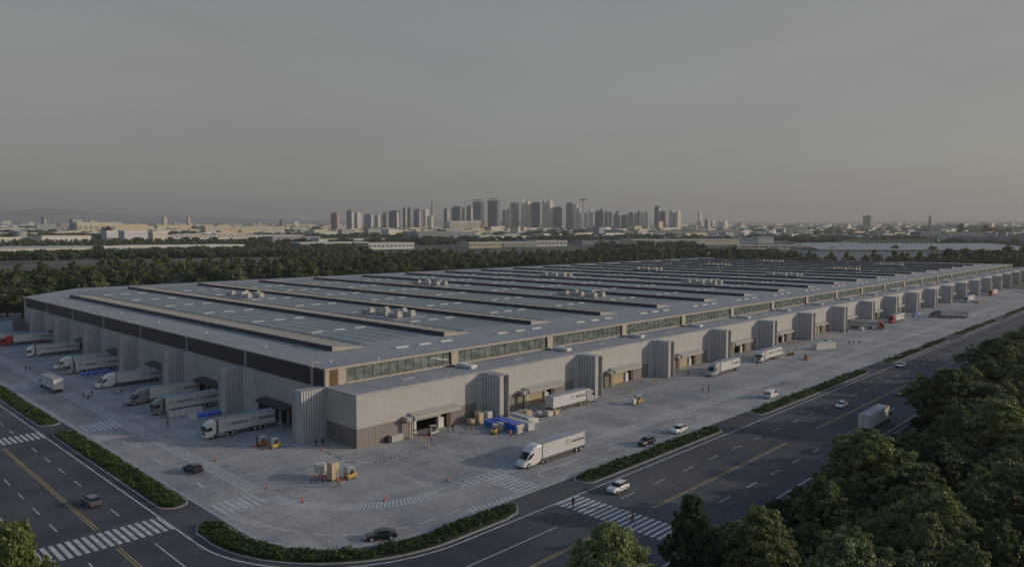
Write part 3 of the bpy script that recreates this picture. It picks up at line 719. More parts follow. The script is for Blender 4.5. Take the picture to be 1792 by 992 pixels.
def wing_mesh():
    """wing wall of the front: outline in plan; local origin at its outer right corner foot (124.0, 120.8)"""
    b = MB()
    # ribbed face, curving into the facade
    path = [(-2.85, 0.4), (-2.9, 2.6), (-3.0, 4.2), (-3.3, 5.4), (-3.9, 6.2), (-4.9, 6.5)]
    pts = []
    n = 8; seg = []
    Ls = [0]
    for i in range(1, len(path)): Ls.append(Ls[-1] + (Vector(path[i]) - Vector(path[i - 1])).length)
    for i in range(n + 1):
        s = Ls[-1] * i / n
        for j in range(1, len(path)):
            if s <= Ls[j] + 1e-6:
                t = (s - Ls[j - 1]) / (Ls[j] - Ls[j - 1]); a = Vector(path[j - 1]); c = Vector(path[j]); v = a.lerp(c, t); d = (c - a).normalized(); break
        nn = Vector((-d.y, d.x))      # outward is -x
        if nn.x > 0: nn = -nn
        st_ = Ls[-1] / n
        if i < n - 2:
            for q, e in ((0.0, 0.2), (0.66, 0.2), (0.70, 0.0), (0.96, 0.0)): seg.append((v.x + nn.x * e + d.x * st_ * q, v.y + nn.y * e + d.y * st_ * q))
        else: seg.append((v.x, v.y))
    outer = [(s[0], s[1]) for s in seg]
    for i in range(len(outer) - 1):
        # stepped ribs: the seams between the ribs carry painted shade
        a, c = outer[i], outer[i + 1]
        b.face([(a[0], a[1], 0), (c[0], c[1], 0), (c[0], c[1], 11.15), (a[0], a[1], 11.15)], 1 if (i % 4 in (1, 2) and i < 24) else 0)
    return b
wm = wing_mesh().mesh('ribbed_face', [M['grey_clad'], M['seam_shade']])
we = MB(); we.box(-2.95, -1.65, 0.28, 0.42, 0, 11.15)
wem = we.mesh('end_face', M['white_wall'])
wc = MB(); wc.box(-1.75, -1.6, 0.44, 6.5, 0, 11.15); wc.box(-1.6, -0.2, 1.5, 1.6, 0, 11.15)
for i in range(3): wc.box(-1.35 + 0.4 * i, -1.2 + 0.4 * i, 1.3, 1.5, 0, 11.1)
wcm = wc.mesh('channel', M['grey_clad'])
wb = MB(); wb.box(-0.2, 0.0, 0.0, 6.5, 0, 11.18)
wbm = wb.mesh('blade', M['white_wall'])
wt = MB(); wt.prism([(-2.95, 0.28), (-1.6, 0.28), (-0.22, 0.28), (-0.22, 6.5), (-5.0, 6.5), (-4.0, 6.15), (-3.4, 5.35), (-3.12, 4.2), (-3.0, 2.6)], 11.0, 11.19)
wtm = wt.mesh('wing_top', M['trailer_roof'])
wr = MB(); wr.box(-4.9, -0.2, 6.3, 6.52, 0, 11.1); wrm = wr.mesh('wing_back', M['grey_clad'])
NM = 20
far_up = MB()
for i in range(9): far_up.box(i * SX / 9 + 0.025, (i + 1) * SX / 9 - 0.025, -0.04, 0.1, 4.12, HL - 0.3)
far_up = far_up.mesh('upper_cladding', M['white_wall'])
for k in range(NM):
    ox = 87.3 + SX * k
    md_ = mod0 if k == 0 else mods
    if k < 14:
        for me in md_[0]: wput('upper_cladding', me, ox, YB)
    else: o = wput('upper_cladding', far_up, ox, YB); o['kind'] = 'stuff'
    for nm, me in zip(('wall_core', 'base_cladding', 'base_cladding'), md_[1:]): wput(nm, me, ox, YB)
    dl = do_ if k in (0, 4, 5, 9, 14) else dc
    rt = wput('loading_bay', dl[0][1], ox, YB)
    for nm, me in dl[1:]: put(nm, me, rt)
    # wing wall at the right end of the module
    rt = wput('wing_wall', wm, 124.0 + SX * k, 120.8)
    for nm, me in (('end_face', wem), ('channel', wcm), ('blade', wbm), ('wing_top', wtm)): put(nm, me, rt)
    # roof plant on the low roof
    u = MB(); u.box(-1.0, 1.0, -2.8, 2.6, 0.25, 0.95); u.box(-0.8, 0.8, -2.5, 2.3, 0, 0.25)
    if k == 0: um = u.mesh('low_roof_vent', M['truck_white']); hatch = MB().box(-1.1, 1.1, -0.5, 0.5, 0, 0.3).mesh('roof_hatch', M['mullion']); sk = MB().box(-1.8, 1.8, -0.6, 0.6, 0, 0.12).mesh('rooflight', M['hvac'])
    wput('low_roof_vent', um, 122.4 + SX * k, 134.2, HL); wput('roof_hatch', hatch, 120.6 + SX * k, 138.2, HL); wput('rooflight', sk, 103.2 + SX * k, 133.6, HL)
# left end of low block
e = MB()
for i in range(4): e.box(-0.05, 0.1, 0.05 + i * 2.98, 3.0 + i * 2.98, 4.12, HL - 0.3)
wput('upper_cladding', e.mesh('end_cladding', M['white_wall']), LX0, YB)
wput('wall_core', MB().box(0.02, 0.3, 0.3, 11.9, 0, HL - 0.3).mesh('end_core', M['white_wall']), LX0, YB)
rb = ribbed((0, 11.9), (0, 0), 0.05, 4.1, 0.62, 0.045)
wput('base_cladding', rb.mesh('end_base', M['base_shaded']), LX0, YB)
dd = wput('side_door', MB().box(-0.1, 0.0, 6.9, 8.1, 0, 2.3).mesh('side_door', M['truck_grey']), LX0, YB)
put('handle', MB().box(-0.16, -0.1, 7.0, 7.1, 1.0, 1.15).mesh('handle', M['alu']), dd)
ub = wput('ground_unit', MB().box(0, 3.1, -1.5, -0.15, 0.05, 1.45).mesh('ground_unit', M['hvac']), 93.0, YB)
put('grille', MB().box(-0.9, -0.02, -1.4, -0.3, 0.05, 1.3).mesh('grille', M['chassis']), ub)

# clerestory wall
cw = Y0
col_m = MB().box(-1.15, 1.15, -0.45, 0.3, HL - 0.05, HR - 0.35).mesh('clerestory_column', M['cream'])
cold = MB().box(-1.35, -1.152, -0.4, 0.3, HL, HR - 0.4).mesh('column_painted_shade', M['mullion'])  # dark strip added left of each column as painted shade
BAYL = SX - 2.3
NP = 14
pane_m = MB().box(0.05, BAYL / NP - 0.05, 0.0, 0.04, 11.75, 14.75).mesh('pane', M['glass'])
mull_m = MB().box(-0.05, 0.05, -0.08, 0.02, 11.7, 14.8).mesh('mullion', M['mullion'])
sill_m = MB().box(0, BAYL, -0.25, 0.1, HL + 0.02, 11.7).mesh('window_sill', M['cream'])
head_m = MB().box(0, BAYL, -0.25, 0.1, 14.8, HR - 0.32).mesh('window_head', M['cream'])
for k in range(-1, 19):
    xc = 122.65 + SX * k
    if k >= 0: cq = wput('clerestory_column', col_m, xc, cw); put('painted_shade_strip', cold, cq)
    xa = xc + 1.15
    if k == -1:
        NP0 = 13; xa = 90.6; ln = 121.5 - 90.6
        win = wput('clerestory_window', MB().box(0, ln, -0.25, 0.1, HL + 0.02, 11.7).mesh('window_sill', M['cream']), xa, cw)
        put('window_head', MB().box(0, ln, -0.25, 0.1, 14.8, HR - 0.32).mesh('window_head', M['cream']), win)
        w_ = ln / NP0; pm = MB().box(0.05, w_ - 0.05, 0.0, 0.04, 11.75, 14.75).mesh('pane', M['glass'])
        for i in range(NP0): put('pane', pm, win, (i * w_, 0, 0))
        for i in range(1, NP0): put('mullion', mull_m, win, (i * w_, 0, 0))
    else:
        win = wput('clerestory_window', sill_m, xa, cw); put('window_head', head_m, win)
        w_ = BAYL / NP
        for i in range(NP): put('pane', pane_m, win, (i * w_, 0, 0))
        for i in range(1, NP): put('mullion', mull_m, win, (i * w_, 0, 0))
wput('corner_pier', MB().box(0, 1.0, -0.05, 0.4, HL - 0.1, HR - 0.33).mesh('corner_pier', M['cream']), X0 + 0.02, Y0)
wput('corner_pier', MB().box(0, 2.1, -0.05, 0.4, HL - 0.1, HR - 0.33).mesh('corner_pier', M['cream']), 88.5, Y0)
wput('slat_backing', MB().box(0, 2.3, 0.1, 0.3, HL, HR - 0.33).mesh('slat_backing', M['brown']), 86.22, Y0)
ts = MB().box(0, 0.16, -0.1, 0.08, HL, HR - 0.35).mesh('timber_slat', M['wood'])
for i in range(8): wput('timber_slat', ts, 86.28 + 0.28 * i, Y0)
# hall interior seen through the clerestory
hi_ = MB(); hi_.box(124, XE - 3, Y0 + 4.2, Y0 + 4.4, 10.81, HR - 0.5); hi_.box(X0 + 1, 123.9, Y0 + 13.8, Y0 + 14, 10.81, HR - 0.5); hi_.box(X0 + 1, XE - 3, Y0 + 0.6, Y0 + 13.7, 10.6, 10.8)
wput('hall_interior', hi_.mesh('hall_interior', M['inner']), 0, 0)
rk = MB()
for i in range(11):
    x = 92 + i * 2.8 + rnd.uniform(-0.3, 0.3); rk.box(x, x + 1.3, Y0 + 2.0, Y0 + 12, 10.8, 10.8 + rnd.choice([0.5, 0.9, 1.6]))
wput('storage_rack', rk.mesh('storage_rack', M['carton']), 0, 0)
for o in wh.children:
    if o.name.startswith(('hall_interior', 'storage_rack', 'roof', 'parapet', 'rear_wall', 'low_roof')) and not o.name.startswith(('low_roof_vent', 'roof_hatch', 'rooflight')):
        o.location = (-X0, -Y0, 0)

# left (shaded) facade
lwall = MB(); lwall.box(0.3, 0.7, 0.4, 398 - Y0, 0, HR - 0.5)
wput('side_wall', lwall.mesh('side_wall', M['white_wall']), X0, Y0)
pm_ = MB(); 
n_up = 8
for i in range(n_up): pm_.box(0.1, 0.3, i * SY / n_up + 0.02, (i + 1) * SY / n_up - 0.02, 4.1, 10.95)
upm = pm_.mesh('upper_cladding', M['white_wall'])
bnd = MB()
for i in range(6): bnd.box(-0.12, 0.2, 0.55 + i * (SY - 1.1) / 6, 0.55 + (i + 1) * (SY - 1.1) / 6 - 0.05, 11.0, 14.95)
bndm = bnd.mesh('band_panel', M['band'])
colm = MB().box(-0.28, 0.3, -0.5, 0.5, 10.8, 15.0).mesh('band_column', M['pole'])
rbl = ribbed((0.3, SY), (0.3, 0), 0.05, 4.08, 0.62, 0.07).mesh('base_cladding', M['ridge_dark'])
# side wing walls: mirror of the front ones (x <-> y)
def mirror(me, name):
    m2 = me.copy(); m2.name = name
    for v in m2.vertices: v.co = (v.co.y, v.co.x, v.co.z)
    m2.flip_normals(); return m2
swing = [(nm, mirror(me, nm)) for nm, me in (('wing_wall', wm), ('end_face', wem), ('channel', wcm), ('blade', wbm), ('wing_top', wtm))]
# the visible broad side of the side wings faces the viewer (-Y) and is flat at its outer end
def side_wing():
    b = MB(); ys = []
    path = [(0.2, 0.0), (3.4, -0.05), (4.6, -0.35), (5.6, -1.1), (6.2, -2.4), (6.35, -3.6)]
    path = [(0.2, 0.0), (6.35, 0.0)]
    # ribbed face at y = 0 from x = 0 .. 6.2
    n = 10
    for i in range(n):
        x0 = 0.05 + i * 0.62
        b.face([(x0, 0, 0), (x0 + 0.4, 0, 0), (x0 + 0.4, 0, 11.15), (x0, 0, 11.15)])
        b.face([(x0 + 0.4, 0, 0), (x0 + 0.45, 0.24, 0), (x0 + 0.45, 0.24, 11.15), (x0 + 0.4, 0, 11.15)], 1)
        b.face([(x0 + 0.45, 0.24, 0), (x0 + 0.57, 0.24, 0), (x0 + 0.57, 0.24, 11.15), (x0 + 0.45, 0.24, 11.15)], 1)
        b.face([(x0 + 0.57, 0.24, 0), (x0 + 0.62, 0, 0), (x0 + 0.62, 0, 11.15), (x0 + 0.57, 0.24, 11.15)])
    return b.mesh('wing_wall', [M['grey_clad'], M['seam_shade2']])
swm = side_wing()
sw_end = MB().box(0.0, 0.12, 0.16, 2.9, 0, 11.15).mesh('end_face', M['grey_clad'])
sw_blade = MB().box(-0.5, 6.4, 2.9, 3.1, 0, 11.18).mesh('blade', M['white_wall'])
sw_top = MB().prism([(0.0, 0.0), (6.5, 0.0), (6.5, 3.1), (-0.45, 3.1), (-0.45, 2.85), (0.0, 2.85)], 11.16, 11.3).mesh('wing_top', M['trailer_roof'])
fil = MB(); fp = [(6.4, -4.2), (6.25, -2.6), (5.85, -1.3), (5.2, -0.5), (4.4, -0.02)]
for i in range(len(fp) - 1): fil.face([(*fp[i], 0), (*fp[i + 1], 0), (*fp[i + 1], 11.15), (*fp[i], 11.15)])
sw_fil = fil.mesh('curved_return', M['grey_clad'])
for k in range(7):
    y = 138.7 + SY * k
    if k < 7:
        wput('upper_cladding', upm, X0, y + 1.5)
        rt = wput('band_column', colm, X0, y + 1.3 if k else Y0 + 5.0)
        wput('band_panel', bndm, X0, y + 1.3)
        wput('base_cladding', rbl, X0, y + 1.5)
    rt = wput('wing_wall', swm, 79.0, y)
    for nm, me in (('end_face', sw_end), ('blade', sw_blade), ('wing_top', sw_top)): put(nm, me, rt)
    if k: put('curved_return', sw_fil, rt)
# loading bays on the left side: canopy + dark recess
def side_bay():
    can = MB(); cp = [(-0.02, 5.0), (-2.6, 4.5), (-2.6, 4.0), (-0.02, 4.0)]
    can.loft([[(x, 14.0, z) for x, z in cp], [(x, 28.0, z) for x, z in cp]])
    dk = MB(); dk.box(-0.12, 0.04, 15.0, 26.8, 0, 3.95)
    fr = MB(); fr.box(-0.35, -0.13, 16.2, 16.9, 0, 3.4); fr.box(-0.35, -0.13, 24.6, 25.3, 0, 3.4); fr.box(-0.35, -0.13, 16.9, 24.6, 2.95, 3.4)
    po = MB(); po.box(-2.3, -2.0, 16.6, 16.9, 0, 4.0)
    return can.mesh('canopy', M['ridge_dark']), dk.mesh('loading_bay', M['dark']), fr.mesh('door_frame', M['trailer_roof']), po.mesh('canopy_post', M['grey_clad'])
sb = side_bay()
for k in range(7):
    y = 138.7 + SY * k
    rt = wput('loading_bay', sb[1], X0, y)
    for nm, me in (('canopy', sb[0]), ('door_frame', sb[2]), ('canopy_post', sb[3])): put(nm, me, rt)
wput('side_step', MB().box(-5.2, -0.2, 398 - Y0 - 3.0, 398 - Y0 - 1.8, 0, 5.0).mesh('stair_block', M['truck_grey']), X0, Y0)
# roof ladder by the corner
la = MB()
for dy in (0.0, 0.7): la.box(-0.5, -0.42, dy, dy + 0.08, 10.9, 16.0)
for i in range(16): la.box(-0.48, -0.44, 0.06, 0.72, 11.1 + i * 0.3, 11.14 + i * 0.3)
la.box(-0.5, 1.8, -0.4, -0.34, 16.0, 16.06); la.box(-0.5, 1.8, 1.1, 1.16, 16.0, 16.06); la.box(1.74, 1.8, -0.4, 1.16, 16.0, 16.06); la.box(-0.5, -0.44, -0.4, 1.16, 15.9, 16.06)
for x_ in (-0.5, 1.74):
    for y_ in (-0.4, 1.1): la.box(x_, x_ + 0.06, y_, y_ + 0.06, 15.2, 16.0)
wput('roof_ladder', la.mesh('roof_ladder', M['stripe_white']), X0, 143.6)

# roof ridges
RH = 1.15
def ridge_mesh(L_, slats):
    b = MB()
    b.loft([[(0, 0, 0), (11.0, 0, 0), (0, 0, RH)], [(0, L_, 0), (11.0, L_, 0), (0, L_, RH)]], 2)
    b.box(-0.06, 0.0, -0.02, L_, 0, RH + 0.1, 0)
    b.face([(0.02, -0.03, 0), (11.0, -0.03, 0), (0.02, -0.03, RH)], 1)
    if slats:
        n = int(L_ / 5.2)
        for i in range(n):
            y = 0.6 + i * 5.2
            c = [(0.1, RH + 0.05), (9.2, 0.28), (9.2, 0.16), (0.1, RH - 0.05)]
            b.loft([[(x, y, z) for x, z in c], [(x, y + 4.2, z) for x, z in c]], 1)
    return b
slc = [(0.1, RH + 0.14), (9.4, 0.36), (9.4, 0.2), (0.1, RH - 0.02)]
slb = MB(); slb.loft([[(x, 0, z) for x, z in slc], [(x, 3.5, z - 0.13) for x, z in slc]]); slm = slb.mesh('ridge_slat', M['slat'])
rml = ridge_mesh(257, True).mesh('roof_ridge', [M['ridge_dark'], M['slat'], M['roof']])
rmn = ridge_mesh(257, False).mesh('roof_ridge', [M['ridge_dark'], M['slat'], M['mullion']])
rm0 = ridge_mesh(221, False).mesh('roof_ridge', [M['ridge_dark'], M['slat'], M['mullion']])
for k in range(19):
    me = rm0 if k == 0 else (rmn if k < 5 else rml)
    rt = wput('roof_ridge', me, 99.6 + SX * k, 159.2, HR)
    if k < 5:
        for i in range(42 if k == 0 else 49): put('ridge_slat', slm, rt, (0, 0.5 + 5.2 * i, 0))
# long bluish roof sheets between ridges
pnm = MB().box(0, 4.5, 0, 24.0, 0.0, 0.16).mesh('roof_sheet', M['roof_panel'])
cnt = 0; rest = MB()
for k in range(19):
    for j in range(5):
        for i in range(10):
            x = 111.6 + SX * k + j * 4.75; y = 164.5 + i * 24.8
            if k == 18 and y > 300: continue
            if cnt < 300 and k < 6: wput('roof_sheet', pnm, x, y, HR); cnt += 1
            else: rest.box(x, x + 4.5, y, y + 24, HR, HR + 0.16)
o = put('roof_sheets', rest.mesh('roof_sheets', M['roof_panel']), wh, (-X0, -Y0, 0)); o['kind'] = 'stuff'
skm = MB().box(0, 4.0, 0, 1.15, 0, 0.34).mesh('skylight', M['skylight'])
srest = MB(); cnt = 0
for k in range(19):
    for yy in (151.2, 192.3, 229.4, 267.2, 304.5, 341.5, 378.5):
        for dx in (113.5, 121.1, 128.6):
            if k == 0 and yy > 380: continue
            if cnt < 290: wput('skylight', skm, dx + SX * k, yy, HR); cnt += 1
            else: srest.box(dx + SX * k, dx + 4 + SX * k, yy, yy + 1.15, HR, HR + 0.34)
o = put('skylights', srest.mesh('skylights', M['skylight']), wh, (-X0, -Y0, 0)); o['kind'] = 'stuff'
# small roof domes near the left edge
dm = MB().cyl((0, 0, 0), (0, 0, 0.35), 0.3, 8, r2=0.18).mesh('roof_vent', M['truck_white'])
for (x, y) in [(91.5, 147), (91.5, 178), (91.8, 215), (92, 252), (92, 288), (92, 325), (92, 362), (100, 385), (101, 141.6)]: wput('roof_vent', dm, x, y, HR)
# plant clusters on the roof
def hv():
    a = MB(); a.box(0, 2.2, 0, 5.6, 0.3, 1.55); a.box(0.2, 2.0, 0.3, 5.3, 0, 0.3)
    c = MB(); c.box(0.3, 1.9, 0.2, 1.7, 1.56, 2.3)
    return a.mesh('rooftop_unit', M['hvac']), c.mesh('fan_cowl', M['hvac'])
ha, hc = hv(); tank = MB().cyl((0, 0, 0), (0, 0, 1.9), 1.0, 12).mesh('rooftop_tank', M['truck_white'])
plat = MB().box(-2, 13, -2, 27, 0, 0.12).mesh('plant_platform', M['roof'])
for gx in range(6):
    for gy in (201.5, 312.0):
        X = 153.0 + 110.8 * gx
        wput('plant_platform', plat, X - 2, gy, HR + 0.17)
        for (dx, dy) in [(0, 1.5), (5.5, 1.0), (1.2, 10), (8.3, 9.2), (0.5, 18.5), (6.5, 17.5)]:
            if X + dx > 780: continue
            u = wput('rooftop_unit', ha, X + dx, gy + dy, HR + 0.3); put('fan_cowl', hc, u)
        wput('rooftop_tank', tank, X + 5.2, gy + 14.5, HR + 0.3)

# ------------------------------------------------------------------ lettering and mark
def text_mesh(s, size, name, m):
    cu = bpy.data.curves.new(name, 'FONT'); cu.body = s; cu.size = size; cu.shear = 0.25; cu.offset = 0.022; cu.extrude = 0.01; cu.resolution_u = 2
    o = bpy.data.objects.new(name, cu); C.objects.link(o)
    dg = bpy.context.evaluated_depsgraph_get(); dg.update()
    me = bpy.data.meshes.new_from_object(o.evaluated_get(dg)); bpy.data.objects.remove(o)
    me.materials.clear(); me.materials.append(m); me.name = name
    return me
TXT = text_mesh('AutoStore', 0.95, 'lettering', M['logo_dark'])
def xform(me, name, f):
    m2 = me.copy(); m2.name = name
    for v in m2.vertices: v.co = f(v.co)
    return m2
def side_text(x, z, w, side, k=1.0):
    """side=-1: face towards -y local, +1: towards +y.  x = start of text along the reading direction"""
    if side < 0: return xform(TXT, 'lettering', lambda c: Vector((x + c.x * k, -w - 0.012 - c.z, z + c.y * k)))
    return xform(TXT, 'lettering', lambda c: Vector((x - c.x * k, w + 0.012 + c.z, z + c.y * k)))
def mark_mesh(x, z, w, side):
    b = MB(); pts = [(0, 0), (0, 0.62), (0, -0.62 + 0.0), (0.54, 0.31), (0.54, -0.31), (-0.54, 0.31), (-0.54, -0.31)]
    pts = [(0, 0.05), (0, 0.66), (0.52, 0.34), (0.52, -0.30), (-0.52, 0.34), (-0.52, -0.30), (0.0, -0.55)]
    for i, (dx, dz) in enumerate(pts[:6]):
        r = 0.165
        if side < 0: ring = [(x + dx + r * math.cos(R(60 * j)), -w - 0.014, z + dz + r * math.sin(R(60 * j))) for j in range(6)]
        else: ring = [(x - dx + r * math.cos(R(60 * j)), w + 0.014, z + dz + r * math.sin(R(60 * j))) for j in range(6)]
        ring2 = [(a, -w + 0.0 if side < 0 else w, c) for a, _, c in ring]
        b.loft([ring, ring2], 0 if i in (1, 4, 5) else 1)
    return b.mesh('logo_mark', [M['logo_dark'], M['logo_red']])
# ------------------------------------------------------------------ wheels
def wheel(r, w, m_rim=None):
    t = MB(); t.cyl((0, -w / 2, 0), (0, w / 2, 0), r, 18)
    h = MB(); h.cyl((0, -w / 2 - 0.02, 0), (0, w / 2 + 0.02, 0), r * 0.6, 12); h.cyl((0, -w / 2 - 0.07, 0), (0, w / 2 + 0.07, 0), r * 0.2, 8)
    return t.mesh('wheel', M['tyre']), h.mesh('rim', M['alu'])
WT = wheel(0.52, 0.32); WTW = wheel(0.52, 0.6); WC = wheel(0.34, 0.22); WF = wheel(0.3, 0.22)
def add_wheel(root, kit, x, y, r):
    o = put('wheel', kit[0], root, (x, y, r)); put('rim', kit[1], o); return o
_cache = {}
def cm(key, fn):
    if key not in _cache: _cache[key] = fn()
    return _cache[key]
def rsec(x, w, z0, z1, rt=0.25, rb=0.08):
    """rounded-rectangle ring at station x"""
    return [(x, -w + rb, z0), (x, w - rb, z0), (x, w, z0 + rb), (x, w, z1 - rt), (x, w - rt * 0.35, z1 - rt * 0.3), (x, w - rt, z1), (x, -w + rt, z1), (x, -w + rt * 0.35, z1 - rt * 0.3), (x, -w, z1 - rt), (x, -w, z0 + rb)]
def trailer(root, x0, L_, wheels, logos, doors=True, skirt=False, wroof='trailer_roof', h=3.98):
    w = 1.275; x1 = x0 - L_
    def body():
        b = MB(); b.box(x1, x0, -w, w, 1.12, h, 0, top=1)
        b.box(x1 - 0.02, x1 + 0.12, -w - 0.012, w + 0.012, 1.1, h + 0.012, 2); b.box(x0 - 0.1, x0 + 0.02, -w - 0.012, w + 0.012, 1.1, h + 0.012, 2)
        b.box(x1 + 0.13, x0 - 0.11, -w - 0.015, w + 0.015, 1.06, 1.2, 2); b.box(x1 + 0.13, x0 - 0.11, -w - 0.01, w + 0.01, h - 0.09, h + 0.01, 2)
        return b.mesh('trailer_box', [M['trailer'], M[wroof], M['trailer_roof']])
    tb = put('trailer_box', cm(('tb', x0, L_, wroof, h), body), root)
    def ch():
        b = MB(); b.box(x1 + 0.3, x0 - 0.4, -0.45, 0.45, 0.75, 1.1)
        for s in (-1, 1): b.box(x1 + 4.9, x0 - 4.6, s * 1.15 - 0.04, s * 1.15 + 0.04, 0.55, 0.68); b.box(x1 + 4.9, x0 - 4.6, s * 1.15 - 0.04, s * 1.15 + 0.04, 0.82, 0.95)
        b.box(x1, x1 + 0.12, -1.15, 1.15, 0.5, 0.66); b.box(x0 - 3.0, x0 - 2.85, -0.9, -0.7, 0.1, 1.1); b.box(x0 - 3.0, x0 - 2.85, 0.7, 0.9, 0.1, 1.1)
        return b.mesh('trailer_frame', M['chassis'])
    put('trailer_frame', cm(('ch', x0, L_), ch), root)
    if skirt:
        def sk():
            return [MB().box(x1 + 3.7, x0 - 0.3, s * 1.2 - 0.03, s * 1.2 + 0.03, 0.42, 1.06).mesh('side_skirt', M['skirt']) for s in (-1, 1)]
        for me in cm(('sk', x0, L_), sk): put('side_skirt', me, root)
    if doors:
        def drs():
            out = []
            for s in (-1, 1):
                b = MB().box(x1 - 0.06, x1 - 0.02, (0.03 if s > 0 else -1.2), (1.2 if s > 0 else -0.03), 1.2, h - 0.12)
                for y_ in (0.75, 0.3): b.box(x1 - 0.1, x1 - 0.055, s * y_ - 0.02, s * y_ + 0.02, 1.25, h - 0.2)
                out.append(b.mesh('rear_door', M['trailer']))
            return out
        for me in cm(('drs', x0, L_, h), drs): put('rear_door', me, root)
        def tl():
            return [MB().box(x1 - 0.05, x1, min(s * 1.15, s * 0.75), max(s * 1.15, s * 0.75), 0.68, 0.85).mesh('tail_lamp', M['taillamp']) for s in (-1, 1)]
        for me in cm(('tl', x0, L_), tl): put('tail_lamp', me, root)
    for x in wheels:
        for s in (-1, 1): add_wheel(root, WT, x, s * 1.08, 0.52)
    for (pos, withmark) in logos:      # pos = distance of the mark from the box front, on the left (driver) side
        for s in (1, -1):
            # reading direction: on +y side text runs towards -x; on -y side towards +x
            if s > 0:
                mx_ = x0 - pos; put('logo_mark', cm(('lm', mx_, s), lambda: mark_mesh(mx_, 2.62, w, 1)), root)
                put('lettering', cm(('lt', mx_, s), lambda: side_text(mx_ - 1.15, 2.42, w, 1)), root)
            else:
                mx_ = x0 - (L_ - pos) if False else x1 + pos; put('logo_mark', cm(('lm', mx_, s), lambda: mark_mesh(mx_, 2.62, w, -1)), root)
                put('lettering', cm(('lt', mx_, s), lambda: side_text(mx_ + 1.15, 2.42, w, -1)), root)
def euro_truck(label, x, y, rz, col='truck_white', group='lorries on the apron', L_=13.4, cat='truck', name='semi_truck', logos=True):
    r = thing(name, label, cat, (x, y, 0.012), rz, group)
    def cab():
        b = MB()
        prof = [(0.0, 0.42), (0.0, 1.55), (-0.06, 1.75), (-0.32, 2.75), (-0.45, 2.95), (-1.0, 3.55), (-1.9, 3.9), (-2.35, 3.9), (-2.35, 1.0), (-1.95, 0.95), (-1.8, 0.75), (-1.0, 0.75), (-0.85, 0.42)]
        b.profile_y(prof, 1.23, 0.12, 0.03)
        return b.mesh('cab', M[col])
    c = put('cab', cm(('ecab', col), cab), r)
    put('windscreen', cm('ews', lambda: MB().loft([[(0.0, -1.05, 1.72), (0.0, 1.05, 1.72)], [(-0.36, -1.02, 2.76), (-0.36, 1.02, 2.76)]], closed=False, caps=False).loft([[(0.02, -1.05, 1.72), (0.02, 1.05, 1.72)], [(-0.30, -1.02, 2.76), (-0.30, 1.02, 2.76)]], closed=False, caps=False).mesh('windscreen', M['glass_dark'])), c)
    for s in (-1, 1):
        put('side_window', cm(('esw', s), lambda: MB().loft([[(-0.25, s * 1.225, 1.75), (-1.45, s * 1.225, 1.95), (-1.45, s * 1.225, 2.6), (-0.48, s * 1.225, 2.6)], [(-0.25, s * 1.245, 1.75), (-1.45, s * 1.245, 1.95), (-1.45, s * 1.245, 2.6), (-0.48, s * 1.245, 2.6)]]).mesh('side_window', M['glass_dark'])), c)
        put('mirror', cm(('emi', s), lambda: MB().box(-0.25, -0.1, s * 1.42 - 0.1, s * 1.42 + 0.1, 1.9, 2.55).mesh('mirror', M['chassis'])), c)
        put('headlight', cm(('ehl', s), lambda: MB().box(-0.05, 0.03, s * 0.95 - 0.2, s * 0.95 + 0.2, 0.72, 0.92).mesh('headlight', M['lamp'])), c)
        put('fuel_tank', cm(('eft', s), lambda: MB().box(-4.2, -2.6, s * 0.95 - 0.28, s * 0.95 + 0.28, 0.45, 1.0).mesh('fuel_tank', M['truck_silver'])), r)
        add_wheel(r, WT, -1.4, s * 1.05, 0.52); add_wheel(r, WT, -4.75, s * 1.02, 0.52); add_wheel(r, WT, -6.05, s * 1.02, 0.52)
    put('grille', cm('egr', lambda: MB().box(0.0, 0.03, -0.75, 0.75, 0.95, 1.5).mesh('grille', M['chassis'])), c)
    put('chassis', cm('ech', lambda: MB().box(-6.9, -0.6, -0.42, 0.42, 0.55, 0.95).mesh('chassis', M['chassis'])), r)
    trailer(r, -2.85, L_, [-11.2, -12.5, -13.8], [(1.5, True), (8.1, True)] if logos else [])
    return r
